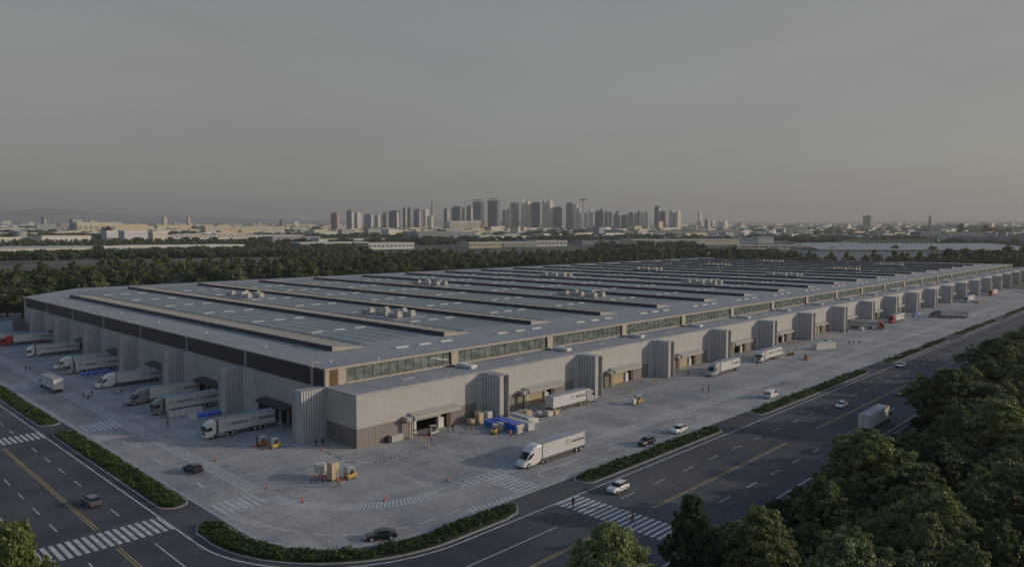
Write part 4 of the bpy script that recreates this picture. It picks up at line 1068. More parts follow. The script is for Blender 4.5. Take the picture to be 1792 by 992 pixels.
def aero_truck(label, x, y, rz, col='truck_white', group='lorries on the apron', L_=13.2, roofc='trailer_roof', h=3.98):
    r = thing('semi_truck', label, 'truck', (x, y, 0.012), rz, group)
    def cab():
        b = MB()
        st = [(0.0, 0.80, 0.42, 0.95), (-0.22, 1.02, 0.36, 1.25), (-0.6, 1.14, 0.34, 1.5), (-1.0, 1.2, 0.34, 1.85), (-1.5, 1.23, 0.34, 2.45), (-2.1, 1.25, 0.34, 3.05), (-2.9, 1.27, 0.36, 3.6), (-3.8, 1.275, 0.42, 3.9), (-4.4, 1.275, 0.62, 3.97), (-5.1, 1.275, 1.25, 3.98)]
        b.loft([rsec(*s, rt=0.42 if i < 7 else 0.3) for i, s in enumerate(st)])
        return b.mesh('cab', M[col], smooth=False)
    c = put('cab', cm(('acab', col), cab), r)
    def ws():
        b = MB(); a = [(-0.86, 0.62, 1.78), (-1.0, 1.0, 1.72), (-2.0, 1.03, 2.72), (-1.95, 0.7, 2.95)]
        # windscreen: curved strip following the nose
        secs = []
        for t in (0.0, 0.33, 0.66, 1.0):
            x_ = -0.82 - t * 1.05; zt = 1.70 + t * 1.13; w_ = 0.80 + 0.06 * t
            secs.append([(x_, -w_ - 0.30, zt - 0.28 + 0.03 * t), (x_ + 0.03, -w_, zt + 0.06), (x_ + 0.06, 0, zt + 0.1), (x_ + 0.03, w_, zt + 0.06), (x_, w_ + 0.30, zt - 0.28 + 0.03 * t)])
        b.loft(secs, closed=False, caps=False); return b.mesh('windscreen', M['glass_dark'], smooth=True)
    put('windscreen', cm('aws', ws), c)
    for s in (-1, 1):
        put('side_window', cm(('asw', s), lambda: MB().loft([[(-1.0, s * 1.19, 1.55), (-2.0, s * 1.23, 1.75), (-2.95, s * 1.255, 2.5), (-2.5, s * 1.255, 2.72), (-1.8, s * 1.235, 2.45)], [(-1.0, s * 1.245, 1.55), (-2.0, s * 1.265, 1.75), (-2.95, s * 1.285, 2.5), (-2.5, s * 1.285, 2.72), (-1.8, s * 1.265, 2.45)]]).mesh('side_window', M['glass_dark'])), c)
        put('headlight', cm(('ahl', s), lambda: MB().box(-0.4, -0.1, s * 0.98 - 0.1, s * 0.98 + 0.12, 0.92, 1.05).mesh('headlight', M['lamp'])), c)
        add_wheel(r, WT, -1.5, s * 1.13, 0.52); add_wheel(r, WT, -5.6, s * 1.0, 0.52); add_wheel(r, WT, -6.9, s * 1.0, 0.52)
        put('fairing', cm(('afr', s), lambda: MB().loft([[(-4.3, s * 1.2, 0.42), (-7.6, s * 1.2, 0.42), (-7.6, s * 1.2, 1.05), (-5.15, s * 1.2, 1.2)], [(-4.3, s * 1.24, 0.42), (-7.6, s * 1.24, 0.42), (-7.6, s * 1.24, 1.05), (-5.15, s * 1.24, 1.2)]]).mesh('fairing', M['skirt'])), r)
    put('bumper', cm('abp', lambda: MB().loft([[(0.03, -0.85, 0.28), (0.03, 0.85, 0.28), (0.05, 0.85, 0.44), (0.05, -0.85, 0.44)], [(-0.7, -1.18, 0.25), (-0.7, 1.18, 0.25), (-0.7, 1.2, 0.4), (-0.7, -1.2, 0.4)]]).mesh('bumper', M['chassis'])), c)
    put('cab_gap', cm('agp', lambda: MB().box(-5.32, -5.1, -1.2, 1.2, 1.0, 3.9).mesh('cab_gap', M['chassis'])), c)
    put('chassis', cm('ach', lambda: MB().box(-7.8, -1.0, -0.45, 0.45, 0.5, 0.98).mesh('chassis', M['chassis'])), r)
    trailer(r, -5.35, L_, [-5.35 - L_ + 2.7, -5.35 - L_ + 1.35], [(L_ - 5.6, True)], skirt=True, wroof=roofc, h=h)
    return r
# side lane (shaded side): cabs point to -X
T = PI
G1 = 'lorries backed up to the side bays'
euro_truck('white cab-over lorry with two marks on its trailer, nearest the building corner', 65.9, 157.35, T, 'truck_white', G1)
euro_truck('grey-cabbed lorry with white trailer parked beside the long white and blue wrapped goods', 66.0, 187.5, T, 'truck_grey', G1)
aero_truck('dark grey streamlined lorry with plain trailer front, just behind the grey-cabbed one', 65.2, 202.9, T, 'truck_grey', G1)
aero_truck('white streamlined lorry with dark underside between two wing walls, third bay from the corner', 66.2, 231.3, T, 'truck_white', G1)
euro_truck('silver-cabbed lorry overlapping a white streamlined lorry, blue tarp at its side', 66.2, 261.8, T, 'truck_silver', G1)
aero_truck('white streamlined lorry half hidden behind the silver-cabbed one', 66.0, 273.0, T, 'truck_white', G1)
euro_truck('white cab-over lorry alone in the fifth bay, rear end past a wing wall', 66.1, 308.2, T, 'truck_white', G1)
aero_truck('red-cabbed streamlined lorry at the left edge of the yard', 64.6, 346.8, T, 'truck_red', G1)
euro_truck('white lorry cut by the left edge of the picture beyond the red-cabbed one', 52.0, 352.0, T + 0.02, 'truck_white', G1)
# front apron
G2 = 'lorries on the front apron'
aero_truck('large white streamlined lorry driving on the apron beside the long hatched strip', 99.3, 94.15, T, 'truck_white', G2, L_=13.2)
aero_truck('white-trailer lorry facing away to the right, parked by the cartons and second wing wall', 155.3, 119.2, 0.0, 'truck_silver', G2)
aero_truck('small-looking silver-cabbed lorry in front of the fifth wing wall, near two standing people', 205.3, 113.0, T, 'truck_silver', G2)
euro_truck('white cab-over lorry with two people standing before its cab', 240.0, 113.3, T, 'truck_white', G2)
euro_truck('red-cabbed lorry standing at right angles to the building, its trailer behind a wing wall', 362.5, 110.0, R(-80), 'truck_red', G2)
aero_truck('red streamlined lorry facing left in front of the eighth loading bay', 390.0, 115.9, T, 'truck_red', G2)
aero_truck('grey lorry seen side-on turning on the far part of the apron', 433.5, 110.0, R(118), 'truck_grey', G2)
aero_truck('silver lorry far down the apron beside a flat dark load', 540.0, 116.0, T, 'truck_silver', G2)
aero_truck('smallest red-cabbed lorry, farthest along the row of wing walls', 610.0, 116.0, T, 'truck_red', G2)
aero_truck('dark lorry at the right edge of the apron beyond the last island', 660.0, 100.0, T, 'truck_grey', G2)
euro_truck('white lorry cab parked under the trees beyond the far left corner', 41.0, 520.0, R(-60), 'truck_white', 'lorries parked far behind the building')
euro_truck('red-fronted lorry parked beside a white one beyond the far left corner', 49.5, 520.0, R(-60), 'truck_red', 'lorries parked far behind the building')
def box_truck(label, x, y, rz, col='truck_white', group=None, L_=12.0, h=3.9):
    r = thing('box_truck', label, 'truck', (x, y, 0.012), rz, group)
    c = put('cab', cm(('bcab', col), lambda: MB().profile_y([(0, 0.45), (0, 1.5), (-0.35, 2.5), (-0.7, 2.75), (-1.9, 2.8), (-1.9, 0.9), (-1.5, 0.75), (-0.8, 0.75), (-0.7, 0.45)], 1.12, 0.12, 0.03).mesh('cab', M[col])), r)
    put('windscreen', cm('bws', lambda: MB().loft([[(0.0, -0.98, 1.52), (0.0, 0.98, 1.52)], [(-0.33, -0.95, 2.48), (-0.33, 0.95, 2.48)]], closed=False, caps=False).mesh('windscreen', M['glass_dark']).copy()), c, (0.015, 0, 0))
    for s in (-1, 1):
        put('side_window', cm(('bsw', s), lambda: MB().loft([[(-0.25, s * 1.115, 1.55), (-1.4, s * 1.115, 1.6), (-1.4, s * 1.115, 2.35), (-0.5, s * 1.115, 2.35)], [(-0.25, s * 1.135, 1.55), (-1.4, s * 1.135, 1.6), (-1.4, s * 1.135, 2.35), (-0.5, s * 1.135, 2.35)]]).mesh('side_window', M['glass_dark'])), c)
        put('mirror', cm(('bmi', s), lambda: MB().box(-0.2, -0.08, s * 1.3 - 0.08, s * 1.3 + 0.08, 1.7, 2.2).mesh('mirror', M['chassis'])), c)
        put('headlight', cm(('bhl', s), lambda: MB().box(-0.04, 0.03, s * 0.85 - 0.18, s * 0.85 + 0.18, 0.7, 0.88).mesh('headlight', M['lamp'])), c)
        for xx in (-1.2, -L_ - 2.2 + 3.4, -L_ - 2.2 + 2.1): add_wheel(r, WT, xx, s * 1.05, 0.52)
    trailer(r, -2.15, L_, [], [], h=h)
    return r
box_truck('white box lorry with sunlit rear doors driving up the side lane', 55.9 + 1.3, 232.3 + 14.6, R(90), 'truck_white', None, 12.3, 4.0)
box_truck('white box lorry driving away on the wide road beside the big trees', 169.6 + 17.6, 55.7, 0.0, 'truck_white', None, 13.6, 4.1)

# ------------------------------------------------------------------ cars
def car(label, x, y, rz, col, kind='sedan', group='cars'):
    r = thing('parked_van' if kind == 'van' else 'car', label, 'van' if kind == 'van' else 'car', (x, y, 0.012), rz, group)
    Lh = {'sedan': 2.35, 'suv': 2.3, 'van': 2.6}[kind]
    def body():
        b = MB()
        if kind == 'sedan': st = [(Lh, 0.68, 0.32, 0.62), (Lh - 0.2, 0.82, 0.22, 0.74), (1.3, 0.9, 0.2, 0.88), (0.4, 0.92, 0.2, 0.98), (-1.3, 0.92, 0.2, 1.02), (-Lh + 0.2, 0.84, 0.24, 1.0), (-Lh, 0.72, 0.36, 0.9)]
        elif kind == 'suv': st = [(Lh, 0.74, 0.38, 0.78), (Lh - 0.2, 0.88, 0.26, 0.92), (1.3, 0.95, 0.24, 1.06), (0.4, 0.96, 0.24, 1.12), (-1.5, 0.96, 0.24, 1.16), (-Lh + 0.1, 0.9, 0.28, 1.12), (-Lh, 0.84, 0.4, 1.0)]
        else: st = [(Lh, 0.78, 0.36, 0.85), (Lh - 0.2, 0.92, 0.26, 1.05), (1.7, 0.97, 0.24, 1.25), (0.9, 0.99, 0.24, 1.3), (-Lh + 0.1, 0.99, 0.26, 1.3), (-Lh, 0.95, 0.35, 1.3)]
        b.loft([rsec(*s, rt=0.16, rb=0.1) for s in st]); return b.mesh('body', M[col], smooth=False)
    bd = put('body', cm(('cb', col, kind), body), r)
    def gh(off, zt0):
        if kind == 'sedan': st = [(1.05, 0.72, 0.9, 0.95), (0.2, 0.68, 0.9, 1.38), (-0.9, 0.67, 0.9, 1.42), (-1.85, 0.70, 0.9, 1.02)]
        elif kind == 'suv': st = [(1.0, 0.78, 1.0, 1.1), (0.3, 0.74, 1.0, 1.58), (-1.6, 0.73, 1.0, 1.62), (-2.15, 0.76, 1.0, 1.15)]
        else: st = [(1.9, 0.84, 1.1, 1.3), (1.1, 0.84, 1.1, 1.95), (-2.4, 0.85, 1.1, 2.05), (-2.58, 0.86, 1.1, 1.6)]
        return st
    def glassm():
        b = MB(); b.loft([rsec(x_, w_ + 0.06, z0, z1, rt=0.14, rb=0.02) for x_, w_, z0, z1 in gh(0, 0)]); return b.mesh('glasshouse', M['glass_dark'])
    def roofm():
        b = MB(); st = gh(0, 0)[1:3]; (xa, wa, _, za), (xb, wb_, _, zb) = st
        if kind == 'van':
            b.box(xb - 0.14, xa - 1.2, -0.925, 0.925, 1.25, 2.0); b.box(xb - 0.05, xa + 0.1, -0.84, 0.84, 1.93, 2.08)
        else:
            b.loft([[(xa + 0.08, -wa + 0.02, za - 0.06), (xa + 0.08, wa - 0.02, za - 0.06), (xa, wa - 0.1, za + 0.03), (xa, -wa + 0.1, za + 0.03)], [(xb - 0.12, -wb_ + 0.02, zb - 0.07), (xb - 0.12, wb_ - 0.02, zb - 0.07), (xb, wb_ - 0.1, zb + 0.03), (xb, -wb_ + 0.1, zb + 0.03)]])
            for s in (-1, 1):
                for xx in ((xa + xb) / 2 - 0.05,): b.box(xx, xx + 0.08, s * (wa + 0.055) - 0.02, s * (wa + 0.055) + 0.02, 0.95, za - 0.02)
        return b.mesh('roof', M[col])
    put('glasshouse', cm(('cg', kind), glassm), r); put('roof', cm(('cr', kind, col), roofm), r)
    wx = 1.42 if kind != 'van' else 1.6
    for s in (-1, 1):
        for xx in (wx, -wx): add_wheel(r, WC, xx, s * (0.83 if kind == 'sedan' else 0.87), 0.34)
        put('headlight', cm(('chl', kind, s), lambda: MB().box(Lh - 0.16, Lh - 0.0, s * 0.62 - 0.14, s * 0.62 + 0.14, 0.6 if kind == 'sedan' else 0.72, 0.7 if kind == 'sedan' else 0.84).mesh('headlight', M['lamp'])), r)
        put('tail_lamp', cm(('ctl', kind, s), lambda: MB().box(-Lh - 0.01, -Lh + 0.12, s * 0.66 - 0.13, s * 0.66 + 0.13, 0.75 if kind == 'sedan' else 0.85, 0.88 if kind == 'sedan' else 1.0).mesh('tail_lamp', M['taillamp'])), r)
        put('mirror', cm(('cmi', kind, s, col), lambda: MB().box(0.62, 0.8, s * 1.0 - 0.09, s * 1.0 + 0.09, 0.98, 1.12).mesh('mirror', M[col])), r)
    return r
GC = 'cars on the roads and apron'
car('black car driving up the apron lane towards the side bays', 55.3, 137.3, R(97), 'car_black', 'suv', GC)
car('grey hatchback driving up the left road just past the zebra crossing', 36.6, 132.6, R(93), 'car_grey', 'suv', GC)
car('black saloon seen side-on beside the curved corner planting', 62.0, 86.9, R(150), 'car_black', 'sedan', GC)
car('white saloon approaching the zebra crossing on the wide road', 102.6, 73.5, T, 'car_white', 'suv', GC)
car('black car driving along the apron beside the nearest long planting island', 129.8, 85.7, T, 'car_black', 'suv', GC)
car('white car following the black one at the end of the planting island', 143.0, 85.9, T, 'car_white', 'suv', GC)
car('white van seen from behind at the start of the second planting island', 191.5, 86.3, 0.0, 'car_white', 'van', GC)
car('white saloon in the middle lane of the wide road, left of the box lorry', 193.5, 68.4, T, 'car_white', 'sedan', GC)
car('small tan car on the wide road ahead of the box lorry', 219.5, 61.3, 0.0, 'car_tan', 'sedan', GC)
car('farthest white car on the wide road beside the third island', 266.5, 75.2, T, 'car_white', 'sedan', GC)
car('white car parked on the open apron right of the flat wrapped load', 301.5, 113.4, T, 'car_white', 'suv', GC)
car('white car half hidden under the nearest roadside trees', 74.0, 50.0 - 8.6, R(10), 'car_white', 'sedan', GC)

# ------------------------------------------------------------------ forklifts, goods
def forklift(label, x, y, rz, col, load=None):
    r = thing('forklift', label, 'forklift', (x, y, 0.012), rz, 'forklifts in the yard')
    put('body', cm(('fb', col), lambda: MB().profile_y([(0.75, 0.25), (0.75, 0.75), (0.35, 0.85), (-0.2, 0.95), (-0.9, 1.15), (-1.3, 1.05), (-1.35, 0.45), (-1.1, 0.25)], 0.55, 0.08, 0.04).mesh('body', M[col])), r)
    put('seat', cm('fs', lambda: MB().box(-0.55, -0.05, -0.25, 0.25, 0.9, 1.05).box(-0.65, -0.52, -0.25, 0.25, 1.0, 1.5).mesh('seat', M['black'])), r)
    g = put('overhead_guard', cm(('fg', col), lambda: MB().box(0.38, 0.45, -0.5, -0.43, 0.8, 2.1).box(0.38, 0.45, 0.43, 0.5, 0.8, 2.1).box(-0.85, -0.78, -0.5, -0.43, 1.0, 2.1).box(-0.85, -0.78, 0.43, 0.5, 1.0, 2.1).box(-0.85, 0.45, -0.5, 0.5, 2.1, 2.16).mesh('overhead_guard', M['fork_white'])), r)
    put('mast', cm('fm', lambda: MB().box(0.82, 0.95, -0.42, -0.32, 0.1, 2.3).box(0.82, 0.95, 0.32, 0.42, 0.1, 2.3).box(0.84, 0.92, -0.32, 0.32, 1.2, 1.28).box(0.84, 0.92, -0.32, 0.32, 2.2, 2.3).mesh('mast', M['chassis'])), r)
    for s in (-1, 1):
        put('fork', cm(('ff', s), lambda: MB().box(0.95, 2.15, s * 0.25 - 0.06, s * 0.25 + 0.06, 0.12, 0.18).box(0.95, 1.02, s * 0.25 - 0.06, s * 0.25 + 0.06, 0.12, 0.8).mesh('fork', M['fork_orange'])), r)
        for xx in (0.45, -0.85): add_wheel(r, WF, xx, s * 0.5, 0.3)
    return r
def crate(label, x, y, w, d, h, kind='carton', rz=0.0, z=0.012, group='goods standing on the apron', rows=1):
    r = thing('pallet_load', label, 'goods', (x, y, z), rz, group)
    p = MB()
    for i in range(3): p.box(-w / 2, w / 2, -d / 2 + i * (d - 0.1) / 2, -d / 2 + 0.1 + i * (d - 0.1) / 2, 0, 0.1)
    for i in range(4): p.box(-w / 2 + i * (w - 0.12) / 3, -w / 2 + 0.12 + i * (w - 0.12) / 3, -d / 2, d / 2, 0.1, 0.14)
    put('pallet', p.mesh('pallet', M['pallet']), r)
    nx = max(1, round(w / 1.1)); nz = max(1, round(h / 1.0)); ny = max(1, round(d / 1.1))
    bm_ = MB().box(0.01, w / nx - 0.02, 0.01, d / ny - 0.02, 0, h / nz - 0.03).mesh('carton', M[kind])
    for i in range(nx):
        for j in range(ny):
            for q in range(nz): put('carton', bm_, r, (-w / 2 + i * w / nx, -d / 2 + j * d / ny, 0.145 + q * h / nz))
    return r
def long_load(label, x0, y0, x1, y1, w, h, kind, tarp=None, rz0=None):
    a = math.atan2(y1 - y0, x1 - x0); L_ = math.hypot(x1 - x0, y1 - y0)
    r = thing('wrapped_load', label, 'goods', (x0, y0, 0.012), a, 'long wrapped loads beside the lorries')
    n = max(2, int(L_ / 2.4)); s_ = L_ / n
    pk = MB().box(0.02, s_ - 0.03, -w / 2, w / 2, 0.1, h - 0.04).mesh('pack', M[kind])
    for i in range(n): put('pack', pk, r, (i * s_, 0, 0))
    sl_ = MB()
    for i in range(n): sl_.box(i * s_ + 0.3, i * s_ + 0.4, -w / 2, w / 2, 0, 0.1); sl_.box((i + 1) * s_ - 0.4, (i + 1) * s_ - 0.3, -w / 2, w / 2, 0, 0.1)
    put('bearer', sl_.mesh('bearer', M['pallet']), r)
    if tarp:
        t = MB(); m_ = 9; rg = random.Random(int(x0 * 10)); A = []
        for i in range(m_ + 1):
            xx = -0.05 + (L_ * tarp[1] - L_ * tarp[0] + 0.1) * i / m_ + L_ * tarp[0]; d_ = rg.uniform(0.25, 0.55)
            A.append([(xx, -w / 2 - 0.06, 0.12 + d_ * 0.5), (xx, -w / 2 - 0.03, h - 0.1), (xx, -w / 4, h + rg.uniform(0.0, 0.1)), (xx, w / 4, h + rg.uniform(0, 0.1)), (xx, w / 2 + 0.03, h - 0.1), (xx, w / 2 + 0.06, 0.12 + d_ * 0.5)])
        t.loft(A, closed=False, caps=False); put('tarpaulin', t.mesh('tarpaulin', M['tarp_blue'], smooth=False), r)
    else:
        st = MB()
        for i in range(1, n * 2):
            xx = i * s_ / 2; st.box(xx - 0.04, xx + 0.04, -w / 2 - 0.015, w / 2 + 0.015, 0.1, h - 0.02)
        st.box(0.1, L_ - 0.1, -w * 0.17, -w * 0.12, h - 0.035, h + 0.0)
        put('strap', st.mesh('strap', M['strap']), r)
    return r
forklift('yellow forklift carrying two tall cream cartons, beside three workers', 73.6, 112.6, R(178), 'fork_yellow')
forklift('orange and yellow forklift with empty forks, in front of the nearest white lorry', 73.4, 140.3, R(178), 'fork_yellow')
forklift('dark-masted orange forklift just behind the empty yellow one', 72.2, 143.5, R(178), 'fork_orange')
forklift('white forklift in the nearest open loading doorway', 102.9, 124.2, R(165), 'fork_white')
forklift('yellow and red forklift pushing a pale box beside the blue tarpaulin', 113.6, 115.0, R(20), 'fork_yellow')
forklift('yellow forklift carrying a white box across the open apron', 160.2, 108.6, R(180), 'fork_yellow')
forklift('orange forklift on the apron right of the two-person lorry', 257.3, 103.6, R(190), 'fork_orange')
forklift('orange forklift working at the tail of the two-person lorry', 262.5, 111.5, R(120), 'fork_orange')
crate('white box carried by the forklift on the open apron', 158.0, 108.6, 1.2, 1.3, 1.3, 'wrap', 0, 0.2)
crate('pale box on the forks of the yellow and red forklift', 116.1, 115.9, 1.3, 1.5, 1.7, 'wrap', R(20), 0.05)
crate('tall double stack of cream cartons on the forklift at the corner', 71.2, 114.3, 1.7, 1.5, 3.0, 'carton', R(8), 0.2)
crate('cream wrapped carton raised beside the tall carton stack', 70.6, 117.3, 2.0, 1.8, 1.5, 'wrap', R(8), 0.9)
put_s = crate('small pallet of cartons under the raised one', 72.2, 116.2, 1.2, 1.2, 0.7, 'carton', 0, 0.02)
crate('single low carton pallet nearest the first shaded wall corner', 114.9, 124.4, 1.6, 1.6, 1.3, 'carton')
crate('left tall stack of tan cartons at the foot of the first front wing wall', 116.7, 123.6, 1.5, 1.5, 2.6, 'carton')
crate('right tall stack of pale cartons at the foot of the first front wing wall', 119.0, 123.0, 1.5, 1.5, 2.6, 'wrap')
crate('tan cartons between the two tall stacks, set back', 118.0, 125.2, 1.6, 1.5, 2.5, 'carton')
for lab, x, y, w, d, h, k in [('square tan carton load in front of the second loading bay', 129.2, 119.9, 1.9, 1.9, 1.6, 'carton'), ('pinkish low boxes behind the square tan load', 129.7, 122.0, 1.6, 1.4, 1.1, 'wrap'),
                              ('brown carton lying left of the square tan load', 123.9, 118.6, 1.8, 1.4, 1.2, 'carton'), ('pale carton right of the long white packs', 126.2, 114.8, 1.8, 1.4, 1.1, 'wrap'),
                              ('wrapped box at the tail of the lorry facing away', 133.6, 116.6, 1.6, 1.4, 1.2, 'wrap'), ('tan box touching the tail of the lorry facing away', 135.7, 116.3, 1.5, 1.4, 1.1, 'carton'), ('low white box beside a dark pallet truck', 132.2, 118.4, 1.3, 1.3, 1.0, 'wrap')]:
    crate(lab, x, y, w, d, h, k, R(rnd.uniform(-8, 8)))
long_load('long load under a bright blue tarpaulin beside two workers', 117.4, 110.8, 118.6, 119.3, 2.1, 2.1, 'wrap', (0.03, 1.0))
long_load('long white strapped packs right of the blue tarpaulin', 120.8, 110.6, 121.6, 118.3, 1.9, 1.9, 'wrap')
long_load('upper long white pack behind the strapped one', 123.0, 112.6, 123.8, 119.4, 1.8, 2.3, 'wrap')
long_load('blue tarpaulin load starting at the first front wing wall', 115.6, 116.6, 116.9, 120.8, 1.9, 1.8, 'wrap', (0.0, 1.0))
long_load('long white wrapped load beside the grey-cabbed lorry', 67.8, 182.2, 76.0, 181.9, 1.5, 1.6, 'wrap')
long_load('long load half covered in blue tarpaulin behind the nearest white lorry', 70.4, 176.3, 79.6, 175.9, 1.6, 1.2, 'wrap', (0.2, 0.82))
long_load('flat blue tarpaulin load beside the silver-cabbed lorry', 68.4, 254.6, 77.6, 256.4, 1.9, 1.0, 'wrap', (0.0, 1.0))
long_load('white wrapped load behind the white lorry of the fifth bay', 71.5, 314.0, 79.0, 314.4, 2.0, 2.4, 'wrap')
long_load('large white covered load on the apron right of the two-person lorry', 281.0, 110.2, 290.5, 106.6, 2.6, 2.6, 'wrap')
long_load('grey flat load at the far blue-clad group', 410.0, 121.0, 421.0, 120.0, 2.6, 2.4, 'wrap')
long_load('small blue tarpaulin load left of the side-on grey lorry', 433.0, 117.0, 437.5, 116.0, 2.2, 1.8, 'wrap', (0.0, 0.6))
long_load('low dark flat load beside the silver lorry far down the apron', 540.0, 110.0, 552.0, 108.0, 2.4, 1.0, 'pallet')
for lab, x, y in [('white boxes beside the red-cabbed lorry at right angles, nearest its tail', 353.1, 116.9), ('white box beside the red-cabbed lorry at right angles, nearer its cab', 360.5, 115.6 - 2), ('tan boxes left of the tail of the two-person lorry', 262.0, 115.4)]:
    crate(lab, x, y, 2.2, 1.6, 1.4, 'wrap')
# pallet truck by the boxes
r = thing('pallet_truck', 'dark hand pallet truck lying beside the low white box', 'pallet truck', (130.7, 117.2, 0.012), R(-15))
put('forks', MB().box(0, 1.2, -0.28, -0.12, 0.06, 0.14).box(0, 1.2, 0.12, 0.28, 0.06, 0.14).box(-0.2, 0.0, -0.28, 0.28, 0.06, 0.45).mesh('forks', M['chassis']), r)
put('handle', MB().cyl((-0.15, 0, 0.4), (-0.75, 0, 1.1), 0.03, 6).box(-0.85, -0.7, -0.2, 0.2, 1.05, 1.12).mesh('handle', M['chassis']), r)
# cones, bollards, wheel stops
cone_b = MB().box(-0.22, 0.22, -0.22, 0.22, 0, 0.05).mesh('base', M['black'])
cone_m = MB().cyl((0, 0, 0.05), (0, 0, 0.95), 0.2, 12, r2=0.035).mesh('cone', M['cone']); cone_s = MB().cyl((0, 0, 0.45), (0, 0, 0.6), 0.125, 12, r2=0.1).mesh('reflective_band', M['truck_white'])
for lab, x, y in [('red traffic cone at the head of the side zebra crossing', 60.6, 118.7), ('red traffic cone on the hatched curve, left of the curve bottom', 61.6, 108.4), ('red traffic cone at the bottom of the hatched curve', 71.4, 98.9),
                  ('dark red traffic cone where the straight hatched strip begins', 85.4, 98.9), ('red traffic cone beside the apron lane near the black car', 61.2, 140.7), ('red traffic cone at the feet of the two dark-dressed people by the corner', 79.4, 131.6)]:
    r = thing('traffic_cone', lab, 'cone', (x, y, 0.014), 0, 'traffic cones'); put('base', cone_b, r); put('cone_body', cone_m, r); put('reflective_band', cone_s, r)
bol = MB().cyl((0, 0, 0), (0, 0, 1.25), 0.11, 10).cyl((0, 0, 1.25), (0, 0, 1.3), 0.11, 10, r2=0.05).mesh('bollard', M['bollard']); bolb = MB().cyl((0, 0, 0.9), (0, 0, 1.0), 0.118, 10).mesh('band', M['black'])
bol_cap = MB().cyl((0, 0, 0), (0, 0, 0.03), 0.19, 10).mesh('foot_plate', M['pole'])
bs = []
for k in range(8):
    for (dx, y, wd) in [(0, 121.3, 'upper'), (-0.8, 119.1, 'middle'), (-1.6, 116.9, 'lower')]: bs.append((97.5 + SX * k + dx, y, k, wd, 'left of'))
    for (dx, y, wd) in [(12.4, 119.9, 'upper'), (13.4, 119.4, 'middle'), (12.7, 117.4, 'lower')]: bs.append((97.5 + SX * k + dx, y, k, wd, 'right of'))
ordn = ['first', 'second', 'third', 'fourth', 'fifth', 'sixth', 'seventh', 'eighth', 'ninth', 'tenth']
for (x, y, k, wd, sd) in bs:
    r = thing('bollard', f'yellow bollard, {wd} of the three {sd} the {ordn[k]} front loading bay', 'bollard', (x, y, 0.012), 0, 'yellow bollards before the front bays')
    put('post', bol, r); put('band', bolb, r); put('foot_plate', bol_cap, r)
ws_ = [MB().box(i * 0.42, i * 0.42 + 0.38, -0.1, 0.1, 0, 0.11).mesh('block', M['black' if i % 2 == 0 else 'stripe_white']) for i in range(5)]
stops = [(79.35, 127.8, 90), (79.2, 124.0, 92), (79.7, 119.9, 115), (82.4, 117.2, -18), (86.0, 116.9, 0), (91.0, 116.9, 0), (95.2, 116.9, 0), (111.6, 116.9, 0)]
stops += [(111.6 + SX * k, 116.9, 0) for k in range(1, 6)] + [(95.2 + SX * k, 116.9, 0) for k in range(1, 6)]
for i, (x, y, a) in enumerate(stops):
    where = ['beside the corner cone', 'left of the rounded corner', 'on the bend of the rounded corner', 'at the low end of the bend', 'just right of the bend', 'in front of the tan base wall', 'beside the nearest bollards', 'before the carton stacks'][i] if i < 8 else (f'right of the {ordn[i - 7]} front bay' if i < 13 else f'left of the {ordn[i - 12]} front bay')
    r = thing('wheel_stop', f'black and white striped wheel stop {where}', 'wheel stop', (x, y, 0.02), R(a), 'striped wheel stops along the front line')
    for j, me in enumerate(ws_): put('block', me, r)

